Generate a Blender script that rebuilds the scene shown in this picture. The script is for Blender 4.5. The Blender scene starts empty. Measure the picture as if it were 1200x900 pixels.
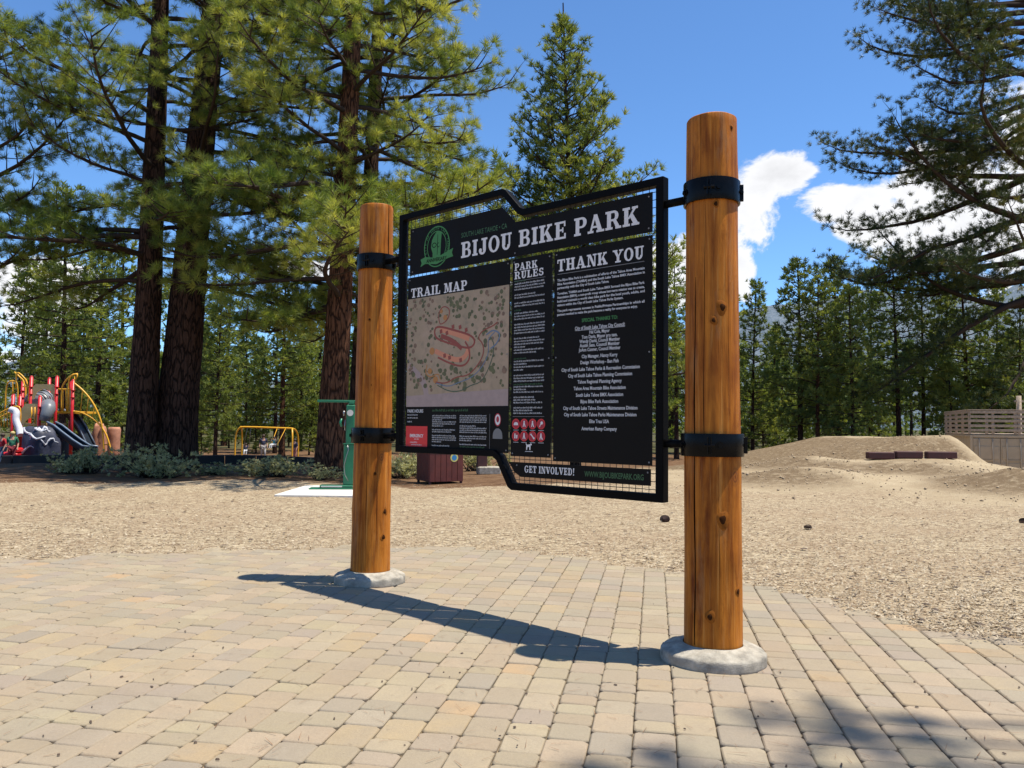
import bpy, bmesh, math, random
import numpy as np
from mathutils import Vector, Matrix, Euler

scn = bpy.context.scene
COL = scn.collection
R_ = math.radians

# ------------------------------------------------------------------ camera
FPX = 930.0
PITCH, ROLL, EYE = R_(2.92), R_(0.6), 1.42
cam_d = bpy.data.cameras.new("camera")
cam = bpy.data.objects.new("camera", cam_d)
COL.objects.link(cam)
cam_d.sensor_width = 36.0
cam_d.lens = 36.0 * FPX / 1200.0
cam_d.clip_start = 0.05
cam_d.clip_end = 20000
CROT = Matrix.Rotation(math.pi / 2 + PITCH, 3, 'X') @ Matrix.Rotation(ROLL, 3, 'Z')
cam.location = (0, 0, EYE)
cam.rotation_euler = CROT.to_euler()
scn.camera = cam


def ray(px, py):
    return CROT @ Vector(((px - 600) / FPX, -(py - 450) / FPX, -1.0))


def at(px, py, Y):
    d = ray(px, py)
    return Vector((0, 0, EYE)) + d * (Y / d.y)


# ------------------------------------------------------------------ sky, sun, exposure
SUN_TO = Vector((1.05, -0.125, 3.3)).normalized()
SUN_EL = math.asin(SUN_TO.z)
SUN_AZ = math.atan2(SUN_TO.x, SUN_TO.y)
sun_d = bpy.data.lights.new("sun", 'SUN')
sun_d.energy = 5.0
sun_d.angle = R_(0.53)
sun_d.color = (1.0, 0.94, 0.82)
sun = bpy.data.objects.new("sun", sun_d)
COL.objects.link(sun)
sun.rotation_euler = SUN_TO.to_track_quat('Z', 'Y').to_euler()
sun.location = (20, -10, 60)

scn.view_settings.view_transform = 'Standard'
scn.view_settings.look = 'None'
scn.view_settings.exposure = 0.55
scn.view_settings.gamma = 1.0
scn.view_settings.use_curve_mapping = False

world = bpy.data.worlds.new("World")
scn.world = world
world.use_nodes = True
wn, wl = world.node_tree.nodes, world.node_tree.links
wn.clear()


class NB:
    """tiny node-graph helper"""
    def __init__(self, tree):
        self.n, self.l = tree.nodes, tree.links

    def add(self, typ, **kw):
        nd = self.n.new(typ)
        for k, v in kw.items():
            if k == 'ins':
                for kk, vv in v.items():
                    self.set(nd.inputs[kk], vv)
            else:
                setattr(nd, k, v)
        return nd

    def set(self, sock, v):
        if isinstance(v, bpy.types.NodeSocket):
            self.l.new(v, sock)
        else:
            if hasattr(sock.default_value, '__len__') and not hasattr(v, '__len__'):
                v = (v, v, v) if len(sock.default_value) == 3 else (v, v, v, 1)
            if hasattr(v, '__len__') and len(v) == 3 and len(sock.default_value) == 4:
                v = (*v, 1)
            sock.default_value = v

    def math(self, op, a, b=0.0, c=0.0, clamp=False):
        nd = self.n.new('ShaderNodeMath')
        nd.operation = op
        nd.use_clamp = clamp
        self.set(nd.inputs[0], a)
        self.set(nd.inputs[1], b)
        self.set(nd.inputs[2], c)
        return nd.outputs[0]

    def noise(self, vec, scale, detail=4, rough=0.6, dist=0.0):
        nd = self.add('ShaderNodeTexNoise', ins={'Scale': scale, 'Detail': detail, 'Roughness': rough, 'Distortion': dist})
        if vec is not None:
            self.l.new(vec, nd.inputs['Vector'])
        return nd.outputs[0]

    def voro(self, vec, scale, out='Distance', feature='F1', rnd=1.0):
        nd = self.add('ShaderNodeTexVoronoi', feature=feature, ins={'Scale': scale, 'Randomness': rnd})
        if vec is not None:
            self.l.new(vec, nd.inputs['Vector'])
        return nd.outputs[out]

    def mapr(self, v, a, b, c=0.0, d=1.0, smooth=False):
        nd = self.add('ShaderNodeMapRange', ins={0: v, 1: a, 2: b, 3: c, 4: d})
        nd.clamp = True
        if smooth:
            nd.interpolation_type = 'SMOOTHSTEP'
        return nd.outputs[0]

    def mix(self, f, a, b, mode='MIX'):
        nd = self.n.new('ShaderNodeMix')
        nd.data_type = 'RGBA'
        nd.blend_type = mode
        self.set(nd.inputs[0], f)
        self.set(nd.inputs[6], a)
        self.set(nd.inputs[7], b)
        return nd.outputs[2]

    def scale(self, vec, s):
        nd = self.add('ShaderNodeMapping')
        self.l.new(vec, nd.inputs[0])
        nd.inputs['Scale'].default_value = s
        return nd.outputs[0]


def azel(px, py):
    d = ray(px, py).normalized()
    return math.atan2(d.x, d.y), math.asin(d.z)


def build_world():
    b = NB(world.node_tree)
    sky = b.add('ShaderNodeTexSky')
    sky.sky_type = 'NISHITA'
    sky.sun_disc = False
    sky.sun_elevation = SUN_EL
    sky.sun_rotation = SUN_AZ
    sky.altitude = 1900
    sky.air_density = 1.0
    sky.dust_density = 0.25
    sky.ozone_density = 2.6
    skyc = b.mix(1.0, sky.outputs[0], (0.98, 1.34, 1.62), 'MULTIPLY')
    tc = b.add('ShaderNodeTexCoord')
    sep = b.add('ShaderNodeSeparateXYZ')
    b.l.new(tc.outputs['Generated'], sep.inputs[0])
    az = b.math('ARCTAN2', sep.outputs[0], sep.outputs[1])
    el = b.math('ARCSINE', sep.outputs[2])
    # the cumulus clouds, as ellipses on the sky (azimuth, elevation, radii) broken up by noise
    blobs = [(906, 206, 38, 20), (878, 245, 26, 48), (866, 300, 20, 34), (800, 320, 40, 30),
             (988, 232, 40, 17), (1045, 255, 44, 22), (1115, 235, 75, 46), (1190, 200, 80, 75), (1250, 240, 90, 75),
             (1090, 180, 26, 14), (1330, 210, 120, 60), (30, 345, 60, 30), (-40, 380, 90, 50), (350, 315, 40, 10),
             (610, 330, 70, 16)]
    dens = None
    # low-frequency warp so that no ellipse shows
    for (px, py, rx, ry) in blobs:
        a0, e0 = azel(px, py)
        ra, re = rx / 930.0 * math.cos(a0), ry / 930.0
        u = b.math('MULTIPLY', b.math('SUBTRACT', az, a0), 1 / ra)
        v = b.math('MULTIPLY', b.math('SUBTRACT', el, e0), 1 / re)
        d2 = b.math('ADD', b.math('MULTIPLY', u, u), b.math('MULTIPLY', v, v))
        g = b.math('SUBTRACT', 1.0, b.math('MULTIPLY', d2, 0.62))
        dens = g if dens is None else b.math('MAXIMUM', dens, g)
    dens = b.math('MAXIMUM', dens, -1.0)
    # scattered cumulus over the rest of the sky
    far = b.noise(b.scale(tc.outputs['Generated'], (1.0, 1.0, 2.6)), 2.1, 3, 0.5)
    behind = b.mapr(sep.outputs[1], -0.1, 0.25, 1.0, 0.0)
    farm = b.math('MULTIPLY', b.mapr(far, 0.60, 0.78, -1.0, 1.0), 1.0)
    farm = b.math('ADD', b.math('MULTIPLY', farm, behind), b.math('SUBTRACT', behind, 1.0))
    dens = b.math('MAXIMUM', dens, farm)
    n1 = b.noise(b.scale(tc.outputs['Generated'], (1, 1, 1.25)), 11, 9, 0.62, 0.35)
    n2 = b.noise(tc.outputs['Generated'], 3.4, 4, 0.5)
    nn = b.math('ADD', b.math('MULTIPLY', b.math('SUBTRACT', n1, 0.5), 5.0), b.math('MULTIPLY', b.math('SUBTRACT', n2, 0.5), 1.4))
    dd = b.math('ADD', dens, nn)
    mask = b.mapr(dd, 0.05, 0.62, 0, 1, True)
    shade = b.noise(b.scale(tc.outputs['Generated'], (1, 1, 1.6)), 15, 6, 0.6)
    thick = b.mapr(dd, 0.4, 1.5, 0, 1)
    sh = b.mapr(b.math('MULTIPLY', b.mapr(shade, 0.42, 0.62), thick), 0, 1, 1.0, 0.84)
    ccol = b.mix(1.0, (7.9, 7.9, 8.0), sh, 'MULTIPLY')
    mk = b.math('MULTIPLY', mask, 0.97)
    colr = b.mix(mk, skyc, ccol)
    bg = b.add('ShaderNodeBackground', ins={'Strength': 0.090})
    b.l.new(colr, bg.inputs['Color'])
    out = b.add('ShaderNodeOutputWorld')
    b.l.new(bg.outputs[0], out.inputs[0])


build_world()

# ------------------------------------------------------------------ materials
MATS = {}


def pmat(name, color=None, rough=0.7, metal=0.0, build=None, spec=0.5):
    if name in MATS:
        return MATS[name]
    m = bpy.data.materials.new(name)
    m.use_nodes = True
    b = NB(m.node_tree)
    bs = m.node_tree.nodes['Principled BSDF']
    bs.inputs['Roughness'].default_value = rough
    bs.inputs['Metallic'].default_value = metal
    bs.inputs['Specular IOR Level'].default_value = spec
    if color:
        bs.inputs['Base Color'].default_value = (*color, 1)
    if build:
        build(b, bs)
    MATS[name] = m
    return m


def bump(b, bs, h, strength=0.4, dist=0.01):
    nd = b.add('ShaderNodeBump', ins={'Strength': strength, 'Distance': dist})
    b.l.new(h, nd.inputs['Height'])
    b.l.new(nd.outputs[0], bs.inputs['Normal'])


def worn(name, color, rough=0.5, metal=0.0, var=0.18, scale=8.0, spec=0.5, bstr=0.15):
    def f(b, bs):
        tc = b.add('ShaderNodeTexCoord').outputs['Object']
        n = b.noise(tc, scale, 6, 0.65)
        c = b.mix(b.mapr(n, 0.3, 0.7), tuple(x * (1 - var) for x in color), tuple(min(1, x * (1 + var)) for x in color))
        b.l.new(c, bs.inputs['Base Color'])
        b.l.new(b.mapr(n, 0.3, 0.7, rough * 0.85, min(1, rough * 1.15)), bs.inputs['Roughness'])
        bump(b, bs, b.noise(tc, scale * 9, 3, 0.6), bstr, 0.004)
    return pmat(name, None, rough, metal, f, spec)


def f_ground(b, bs):
    geo = b.add('ShaderNodeNewGeometry').outputs['Position']
    at_ = b.add('ShaderNodeAttribute', attribute_name='zone')
    sp = b.add('ShaderNodeSeparateColor')
    b.l.new(at_.outputs['Color'], sp.inputs[0])
    litter, dirt, green = sp.outputs[0], sp.outputs[1], sp.outputs[2]
    flat0 = b.scale(geo, (1, 1, 0.2))
    wv = b.add('ShaderNodeTexNoise', ins={'Scale': 9.0, 'Detail': 3.0})
    b.l.new(flat0, wv.inputs['Vector'])
    wm_ = b.add('ShaderNodeVectorMath', operation='MULTIPLY_ADD')
    b.l.new(wv.outputs['Color'], wm_.inputs[0])
    wm_.inputs[1].default_value = (0.16, 0.16, 0.0)
    b.l.new(flat0, wm_.inputs[2])
    flat = wm_.outputs[0]
    # shredded wood chips
    v1 = b.add('ShaderNodeTexVoronoi', ins={'Scale': 42.0})
    stretch = b.add('ShaderNodeMapping', ins={'Rotation': (0, 0, 0.6), 'Scale': (1.0, 2.2, 1.0)})
    b.l.new(flat, stretch.inputs[0])
    b.l.new(stretch.outputs[0], v1.inputs['Vector'])
    stretch2 = b.add('ShaderNodeMapping', ins={'Rotation': (0, 0, -0.9), 'Scale': (1.0, 2.6, 1.0)})
    b.l.new(flat, stretch2.inputs[0])
    v2 = b.voro(stretch2.outputs[0], 15, 'Color')
    rv = b.add('ShaderNodeSeparateColor')
    b.l.new(v1.outputs['Color'], rv.inputs[0])
    rv2 = b.add('ShaderNodeSeparateColor')
    b.l.new(v2, rv2.inputs[0])
    mixr = b.math('ADD', b.math('MULTIPLY', rv.outputs[0], 0.5), b.math('MULTIPLY', rv2.outputs[1], 0.5))
    ramp = b.add('ShaderNodeValToRGB')
    r = ramp.color_ramp
    r.elements[0].position, r.elements[0].color = 0.1, (0.10, 0.065, 0.04, 1)
    r.elements[1].position, r.elements[1].color = 0.9, (0.74, 0.63, 0.44, 1)
    for p, c in ((0.3, (0.31, 0.225, 0.145, 1)), (0.5, (0.46, 0.37, 0.25, 1)), (0.7, (0.60, 0.50, 0.35, 1))):
        e = r.elements.new(p)
        e.color = c
    b.l.new(mixr, ramp.inputs[0])
    big = b.noise(flat, 0.55, 5, 0.6)
    chips = b.mix(b.mapr(big, 0.4, 0.68, 0, 0.55), ramp.outputs[0], (0.38, 0.275, 0.18))
    # packed dirt
    nd = b.noise(flat, 1.3, 8, 0.7)
    nf = b.noise(flat, 26, 4, 0.75)
    d = b.mix(b.mapr(nd, 0.3, 0.7), (0.44, 0.345, 0.225), (0.60, 0.50, 0.345))
    d = b.mix(b.mapr(nf, 0.52, 0.72, 0, 0.5), d, (0.29, 0.215, 0.14))
    # needle litter under the pines
    nl = b.noise(flat, 2.3, 7, 0.7)
    lt = b.mix(b.mapr(nl, 0.35, 0.65), (0.115, 0.06, 0.032), (0.25, 0.155, 0.09))
    lt = b.mix(b.mapr(nf, 0.55, 0.7, 0, 0.7), lt, (0.34, 0.24, 0.15))
    gr = b.mix(b.mapr(nf, 0.4, 0.6), (0.055, 0.07, 0.03), (0.12, 0.12, 0.055))
    rub_shade_n = b.math('MULTIPLY', at_.outputs['Alpha'], b.mapr(b.noise(flat, 5.5, 6, 0.75), 0.25, 0.52))  # rubble brown that also paints shade onto the left-facing slopes
    d = b.mix(b.math('MULTIPLY', rub_shade_n, 0.95), d, (0.20, 0.142, 0.086))
    brk = b.math('MULTIPLY', b.math('SUBTRACT', b.noise(flat, 1.1, 6, 0.65), 0.5), 1.0)
    c = b.mix(b.mapr(b.math('ADD', dirt, brk), 0.38, 0.62), chips, d)
    c = b.mix(b.mapr(b.math('ADD', litter, brk), 0.4, 0.6), c, lt)
    c = b.mix(b.mapr(b.math('ADD', green, brk), 0.42, 0.6), c, gr)
    c = b.mix(1.0, c, (0.74, 0.715, 0.68), 'MULTIPLY')
    b.l.new(c, bs.inputs['Base Color'])
    hgt = b.math('ADD', b.math('MULTIPLY', mixr, 0.6), b.math('MULTIPLY', nf, 0.8))
    bump(b, bs, hgt, 0.7, 0.025)


def tinted(name, base, lo, hi, rough=0.85, f_extra=None, spec=0.25, noise_scale=30, bstr=0.3, bdist=0.003):
    """colour from a per-piece 'tint' attribute between lo and hi, with a little noise"""
    def f(b, bs):
        a = b.add('ShaderNodeAttribute', attribute_name='tint').outputs['Fac']
        geo = b.add('ShaderNodeNewGeometry').outputs['Position']
        n = b.noise(geo, noise_scale, 5, 0.65)
        c = b.mix(a, lo, hi)
        c = b.mix(b.mapr(n, 0.3, 0.7, 0, 0.4), c, base)
        b.l.new(c, bs.inputs['Base Color'])
        bump(b, bs, n, bstr, bdist)
        if f_extra:
            f_extra(b, bs, c)
    return pmat(name, None, rough, 0, f, spec)


def f_paver(b, bs):
    at_ = b.add('ShaderNodeAttribute', attribute_name='pcol').outputs['Color']
    geo = b.add('ShaderNodeNewGeometry').outputs['Position']
    n = b.noise(geo, 5.5, 4, 0.6)
    fine = b.noise(geo, 95, 4, 0.75)
    grit = b.voro(geo, 260)
    c = b.mix(b.mapr(n, 0.38, 0.68, 0, 0.55), at_, (0.40, 0.345, 0.275))
    st = b.noise(geo, 1.7, 6, 0.7)
    c = b.mix(b.mapr(st, 0.5, 0.75, 0, 0.3), c, (0.47, 0.39, 0.28))
    c = b.mix(b.mapr(fine, 0.35, 0.7, 0.28, 0), c, (0.2, 0.165, 0.13))
    c = b.mix(b.mapr(grit, 0.0, 0.22, 0.35, 0), c, (0.16, 0.13, 0.1))
    # blotchy stains and wheel grime
    sg = b.noise(geo, 0.9, 7, 0.72, 0.4)
    c = b.mix(b.mapr(sg, 0.52, 0.68, 0, 0.28), c, (0.24, 0.20, 0.155))
    sp = b.noise(geo, 17, 3, 0.6)
    c = b.mix(b.mapr(sp, 0.66, 0.74, 0, 0.35), c, (0.19, 0.155, 0.12))
    c = b.mix(1.0, c, (0.765, 0.725, 0.655), 'MULTIPLY')
    b.l.new(c, bs.inputs['Base Color'])
    bump(b, bs, b.math('ADD', fine, b.math('MULTIPLY', n, 1.2)), 0.6, 0.005)


def wood_log(b, bs):
    tc = b.add('ShaderNodeTexCoord').outputs['Object']
    s1 = b.scale(tc, (9, 9, 0.55))
    g1 = b.noise(s1, 2.2, 7, 0.62, 0.5)
    s2 = b.scale(tc, (42, 42, 1.1))
    g2 = b.noise(s2, 1.6, 5, 0.6, 0.2)
    blot = b.noise(b.scale(tc, (3, 3, 1.6)), 1.5, 4, 0.6)
    ramp = b.add('ShaderNodeValToRGB')
    r = ramp.color_ramp
    r.elements[0].position, r.elements[0].color = 0.34, (0.125, 0.022, 0.003, 1)
    r.elements[1].position, r.elements[1].color = 0.68, (0.66, 0.228, 0.026, 1)
    e = r.elements.new(0.5)
    (0.40, 0.100, 0.009, 1)
    b.l.new(b.math('ADD', b.math('MULTIPLY', g1, 0.65), b.math('MULTIPLY', blot, 0.35)), ramp.inputs[0])
    c = b.mix(b.mapr(g2, 0.55, 0.75, 0, 0.35), ramp.outputs[0], (0.17, 0.05, 0.012))
    c = b.mix(b.mapr(g2, 0.3, 0.45, 0.4, 0.0), c, (0.7, 0.34, 0.09))
    # small knots with rings
    kv = b.voro(b.scale(tc, (3.2, 3.2, 2.1)), 1.0)
    ring = b.math('SINE', b.math('MULTIPLY', kv, 130))
    near = b.mapr(kv, 0.05, 0.15, 1, 0)
    c = b.mix(b.math('MULTIPLY', near, b.mapr(ring, -1, 1, 0.35, 0.95)), c, (0.17, 0.05, 0.015))
    wt = b.noise(b.scale(tc, (5, 5, 0.9)), 2.4, 6, 0.7)
    c = b.mix(b.mapr(wt, 0.56, 0.74, 0, 0.45), c, (0.36, 0.22, 0.11))
    dk = b.noise(b.scale(tc, (7, 7, 2.2)), 2.0, 5, 0.7)
    c = b.mix(b.mapr(dk, 0.56, 0.72, 0, 0.55), c, (0.13, 0.030, 0.006))
    b.l.new(c, bs.inputs['Base Color'])
    bump(b, bs, b.math('ADD', g2, b.math('MULTIPLY', b.math('ADD', g1, dk), 0.8)), 0.5, 0.008)


def f_bark(dark, light, deep):
    def f(b, bs):
        tc = b.add('ShaderNodeTexCoord').outputs['Object']
        s = b.scale(tc, (1, 1, 0.16))
        w = b.noise(s, 3.0, 4, 0.6)
        mp = b.add('ShaderNodeVectorMath', operation='ADD')
        b.l.new(s, mp.inputs[0])
        cmb = b.add('ShaderNodeCombineXYZ')
        b.l.new(b.math('MULTIPLY', w, 0.5), cmb.inputs[0])
        b.l.new(b.math('MULTIPLY', w, 0.45), cmb.inputs[1])
        b.l.new(cmb.outputs[0], mp.inputs[1])
        e = b.voro(mp.outputs[0], 11, 'Distance', 'DISTANCE_TO_EDGE')
        fine = b.noise(s, 26, 5, 0.7)
        plate = b.mapr(e, 0.02, 0.13)
        c = b.mix(b.mapr(fine, 0.35, 0.65), dark, light)
        c = b.mix(plate, deep, c)
        b.l.new(c, bs.inputs['Base Color'])
        bump(b, bs, b.math('ADD', plate, b.math('MULTIPLY', fine, 0.5)), 0.9, 0.04)
    return f


def f_needle(lo, hi, yl, trans=0.35):
    def f(b, bs):
        a = b.add('ShaderNodeAttribute', attribute_name='tint').outputs['Fac']
        ramp = b.add('ShaderNodeValToRGB')
        r = ramp.color_ramp
        r.elements[0].color = (*lo, 1)
        r.elements[0].position = 0.0
        r.elements[1].color = (*yl, 1)
        r.elements[1].position = 1.0
        e = r.elements.new(0.55)
        e.color = (*hi, 1)
        b.l.new(a, ramp.inputs[0])
        b.l.new(ramp.outputs[0], bs.inputs['Base Color'])
        tr = b.add('ShaderNodeBsdfTranslucent')
        b.l.new(b.mix(1.0, ramp.outputs[0], (1.25, 1.2, 0.55), 'MULTIPLY'), tr.inputs[0])
        ms = b.add('ShaderNodeMixShader', ins={0: trans})
        out = [n for n in b.n if n.type == 'OUTPUT_MATERIAL'][0]
        b.l.new(bs.outputs[0], ms.inputs[1])
        b.l.new(tr.outputs[0], ms.inputs[2])
        b.l.new(ms.outputs[0], out.inputs[0])
    return f


M_ground = pmat('ground_chips', None, 0.95, 0, f_ground, 0.1)
M_paver = pmat('paver_concrete', None, 0.88, 0, f_paver, 0.25)
M_sand = worn('joint_sand', (0.22, 0.17, 0.115), 0.95, 0, 0.3, 60, 0.1, 0.5)
M_chip = tinted('wood_chip', (0.34, 0.275, 0.19), (0.14, 0.095, 0.06), (0.50, 0.42, 0.30), 0.9)
M_log = pmat('stained_log', None, 0.5, 0, wood_log, 0.12)
M_knot = worn('knot_wood', (0.045, 0.016, 0.005), 0.8, 0, 0.4, 60, 0.05)
M_knotring = worn('knot_ring', (0.26, 0.085, 0.012), 0.7, 0, 0.35, 40, 0.08)
M_conc = worn('rough_concrete', (0.345, 0.31, 0.25), 0.92, 0, 0.42, 13, 0.2, 1.0)
M_black = worn('black_powder_coat', (0.0045, 0.0042, 0.004), 0.5, 0, 0.3, 30, 0.05, 0.1)
M_blackgloss = worn('black_gloss_steel', (0.004, 0.0038, 0.0036), 0.22, 0, 0.3, 20, 0.13, 0.08)
M_wire = pmat('black_wire', (0.012, 0.012, 0.012), 0.5)
M_panel = worn('panel_black', (0.0085, 0.0068, 0.0052), 0.6, 0, 0.15, 4, 0.12, 0.02)
M_white = pmat('print_white', (0.78, 0.74, 0.70), 0.6)
M_text = pmat('print_small_white', (0.62, 0.6, 0.58), 0.6)
M_grey = pmat('print_grey', (0.2, 0.19, 0.18), 0.6)
M_green = pmat('print_green', (0.055, 0.22, 0.05), 0.6)
M_greend = pmat('print_green_dark', (0.05, 0.13, 0.045), 0.6)
M_red = pmat('print_red', (0.72, 0.035, 0.03), 0.6)
M_redd = pmat('print_dark_red', (0.42, 0.02, 0.035), 0.6)
M_steel = pmat('steel', (0.30, 0.30, 0.30), 0.4, 1.0)
M_bark_dark = pmat('bark_dark', None, 0.95, 0, f_bark((0.045, 0.024, 0.016), (0.09, 0.05, 0.035), (0.016, 0.010, 0.008)), 0.1)
M_bark_red = pmat('bark_red', None, 0.95, 0, f_bark((0.085, 0.038, 0.021), (0.17, 0.08, 0.045), (0.03, 0.015, 0.010)), 0.1)
M_branch = worn('branch_bark', (0.045, 0.032, 0.025), 0.95, 0, 0.3, 20, 0.1, 0.5)
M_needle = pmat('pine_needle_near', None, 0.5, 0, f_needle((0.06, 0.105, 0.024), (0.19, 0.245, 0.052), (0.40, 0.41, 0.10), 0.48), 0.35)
M_needle_dark = pmat('pine_needle_dark', None, 0.5, 0, f_needle((0.028, 0.048, 0.014), (0.062, 0.085, 0.018), (0.19, 0.175, 0.035), 0.22), 0.35)  # darker, less translucent needles for the pine at the right edge
M_needle_far = pmat('pine_needle_far', None, 0.6, 0, f_needle((0.07, 0.105, 0.032), (0.175, 0.22, 0.055), (0.32, 0.33, 0.085), 0.46), 0.3)
M_sage = pmat('sage_leaf', None, 0.8, 0, f_needle((0.25, 0.255, 0.13), (0.42, 0.41, 0.22), (0.60, 0.57, 0.34), 0.3), 0.2)

# ------------------------------------------------------------------ scene helpers


def tag(o, label=None, cat=None, group=None, kind=None):
    if label:
        o['label'] = label
    if cat:
        o['category'] = cat
    if group:
        o['group'] = group
    if kind:
        o['kind'] = kind
    return o


def link(name, data, parent=None, mat=None):
    o = bpy.data.objects.new(name, data)
    COL.objects.link(o)
    if parent is not None:
        o.parent = parent
    if mat is not None:
        data.materials.append(mat)
    return o


def thing(name, label, cat, loc=(0, 0, 0), rotz=0.0, group=None):
    o = bpy.data.objects.new(name, None)
    o.empty_display_size = 0.2
    COL.objects.link(o)
    o.location = loc
    o.rotation_euler = (0, 0, rotz)
    return tag(o, label, cat, group)


def np_mesh(name, V, F, smooth=False, tint=None, color=None):
    V = np.asarray(V, dtype=np.float32)
    F = np.asarray(F, dtype=np.int32)
    k = F.shape[1]
    me = bpy.data.meshes.new(name)
    me.vertices.add(len(V))
    me.vertices.foreach_set('co', V.ravel())
    me.loops.add(F.size)
    me.loops.foreach_set('vertex_index', F.ravel())
    me.polygons.add(len(F))
    me.polygons.foreach_set('loop_start', np.arange(0, F.size, k, dtype=np.int32))
    me.polygons.foreach_set('loop_total', np.full(len(F), k, dtype=np.int32))
    if smooth:
        me.polygons.foreach_set('use_smooth', np.ones(len(F), dtype=bool))
    me.update(calc_edges=True)
    if tint is not None:
        a = me.attributes.new('tint', 'FLOAT', 'POINT')
        a.data.foreach_set('value', np.asarray(tint, dtype=np.float32))
    if color is not None:
        a = me.attributes.new('zone', 'FLOAT_COLOR', 'POINT')
        a.data.foreach_set('color', np.asarray(color, dtype=np.float32).ravel())
    return me


class MB:
    """collects shapes with python lists, builds one mesh object"""
    def __init__(self):
        self.v, self.f, self.sm = [], [], []

    def add(self, vs, fs, smooth=False):
        o = len(self.v)
        self.v += [tuple(p) for p in vs]
        for f in fs:
            self.f.append(tuple(i + o for i in f))
            self.sm.append(smooth)
        return self

    def box(self, c, s, rot=None, bev=0.0):
        x, y, z = s[0] / 2, s[1] / 2, s[2] / 2
        if bev <= 0:
            vs = [Vector((sx * x, sy * y, sz * z)) for sz in (-1, 1) for sx, sy in ((-1, -1), (1, -1), (1, 1), (-1, 1))]
            fs = [(3, 2, 1, 0), (4, 5, 6, 7), (0, 1, 5, 4), (1, 2, 6, 5), (2, 3, 7, 6), (3, 0, 4, 7)]
        else:
            e = min(bev, x * .9, y * .9, z * .9)
            vs = []
            def ring(xx, yy, zz, cx):
                return [Vector(p) for p in ((-xx + cx, -yy, zz), (xx - cx, -yy, zz), (xx, -yy + cx, zz), (xx, yy - cx, zz),
                                            (xx - cx, yy, zz), (-xx + cx, yy, zz), (-xx, yy - cx, zz), (-xx, -yy + cx, zz))]
            vs += ring(x - e, y - e, -z, e * .5) + ring(x, y, -z + e, e) + ring(x, y, z - e, e) + ring(x - e, y - e, z, e * .5)
            fs = [tuple(range(7, -1, -1)), tuple(range(24, 32))]
            for k in range(3):
                for i in range(8):
                    a, b_ = k * 8 + i, k * 8 + (i + 1) % 8
                    fs.append((a, b_, b_ + 8, a + 8))
        if rot is not None:
            m = rot if isinstance(rot, Matrix) else Euler(rot).to_matrix()
            vs = [m @ v for v in vs]
        return self.add([v + Vector(c) for v in vs], fs)

    def bar(self, a, b, w, d=None, bev=0.0):
        """rectangular bar from a to b"""
        a, b = Vector(a), Vector(b)
        d = d or w
        q = (b - a).to_track_quat('X', 'Z').to_matrix()
        return self.box((a + b) / 2, ((b - a).length, w, d), q, bev)

    def tube(self, pts, r, n=8, cap=True, smooth=True, closed=False):
        pts = [Vector(p) for p in pts]
        m = len(pts)
        rs = r if hasattr(r, '__len__') else [r] * m
        vs, fs = [], []
        prev = None
        for i, p in enumerate(pts):
            if closed:
                t = pts[(i + 1) % m] - pts[i - 1]
            else:
                t = pts[min(i + 1, m - 1)] - pts[max(i - 1, 0)]
            t.normalize()
            if prev is None:
                up = Vector((0, 0, 1)) if abs(t.z) < 0.9 else Vector((1, 0, 0))
                x = t.cross(up).normalized()
            else:
                x = (prev - t * prev.dot(t)).normalized()
            prev = x
            y = t.cross(x)
            for k in range(n):
                a = 2 * math.pi * k / n
                vs.append(p + (x * math.cos(a) + y * math.sin(a)) * rs[i])
        for i in range(m if closed else m - 1):
            j = (i + 1) % m
            for k in range(n):
                k2 = (k + 1) % n
                fs.append((i * n + k, j * n + k, j * n + k2, i * n + k2))
        self.add(vs, fs, smooth)
        if cap and not closed:
            o = len(self.v) - len(vs)
            self.f.append(tuple(o + k for k in range(n)))
            self.f.append(tuple(o + (m - 1) * n + k for k in range(n - 1, -1, -1)))
            self.sm += [False, False]
        return self

    def lathe(self, prof, n=24, c=(0, 0, 0), wob=None, smooth=True, cap=True):
        vs, fs = [], []
        for j, (r, z) in enumerate(prof):
            for k in range(n):
                a = 2 * math.pi * k / n
                rr = r * (wob(a, z) if wob else 1)
                vs.append((c[0] + rr * math.cos(a), c[1] + rr * math.sin(a), c[2] + z))
        for j in range(len(prof) - 1):
            for k in range(n):
                k2 = (k + 1) % n
                fs.append((j * n + k, j * n + k2, (j + 1) * n + k2, (j + 1) * n + k))
        self.add(vs, fs, smooth)
        if cap:
            o = len(self.v) - len(vs)
            self.f.append(tuple(o + k for k in range(n - 1, -1, -1)))
            self.f.append(tuple(o + (len(prof) - 1) * n + k for k in range(n)))
            self.sm += [False, False]
        return self

    def prism(self, poly, y0, y1):
        """poly in (x,z), extruded along y"""
        n = len(poly)
        vs = [(x, y0, z) for x, z in poly] + [(x, y1, z) for x, z in poly]
        fs = [tuple(range(n)), tuple(range(2 * n - 1, n - 1, -1))]
        for i in range(n):
            j = (i + 1) % n
            fs.append((i, i + n, j + n, j))
        return self.add(vs, fs)

    def flat(self, poly, y):
        return self.add([(x, y, z) for x, z in poly], [tuple(range(len(poly)))])

    def ball(self, c, r, n=10, m=7, sc=(1, 1, 1), wob=0.0, rng=None):
        vs, fs = [], []
        for j in range(m + 1):
            t = math.pi * j / m
            for k in range(n):
                a = 2 * math.pi * k / n
                w = 1 + (rng.uniform(-wob, wob) if rng and 0 < j < m else 0)
                vs.append((c[0] + r * sc[0] * w * math.sin(t) * math.cos(a), c[1] + r * sc[1] * w * math.sin(t) * math.sin(a), c[2] + r * sc[2] * w * math.cos(t)))
        for j in range(m):
            for k in range(n):
                k2 = (k + 1) % n
                fs.append((j * n + k, (j + 1) * n + k, (j + 1) * n + k2, j * n + k2))
        return self.add(vs, fs, True)

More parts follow.
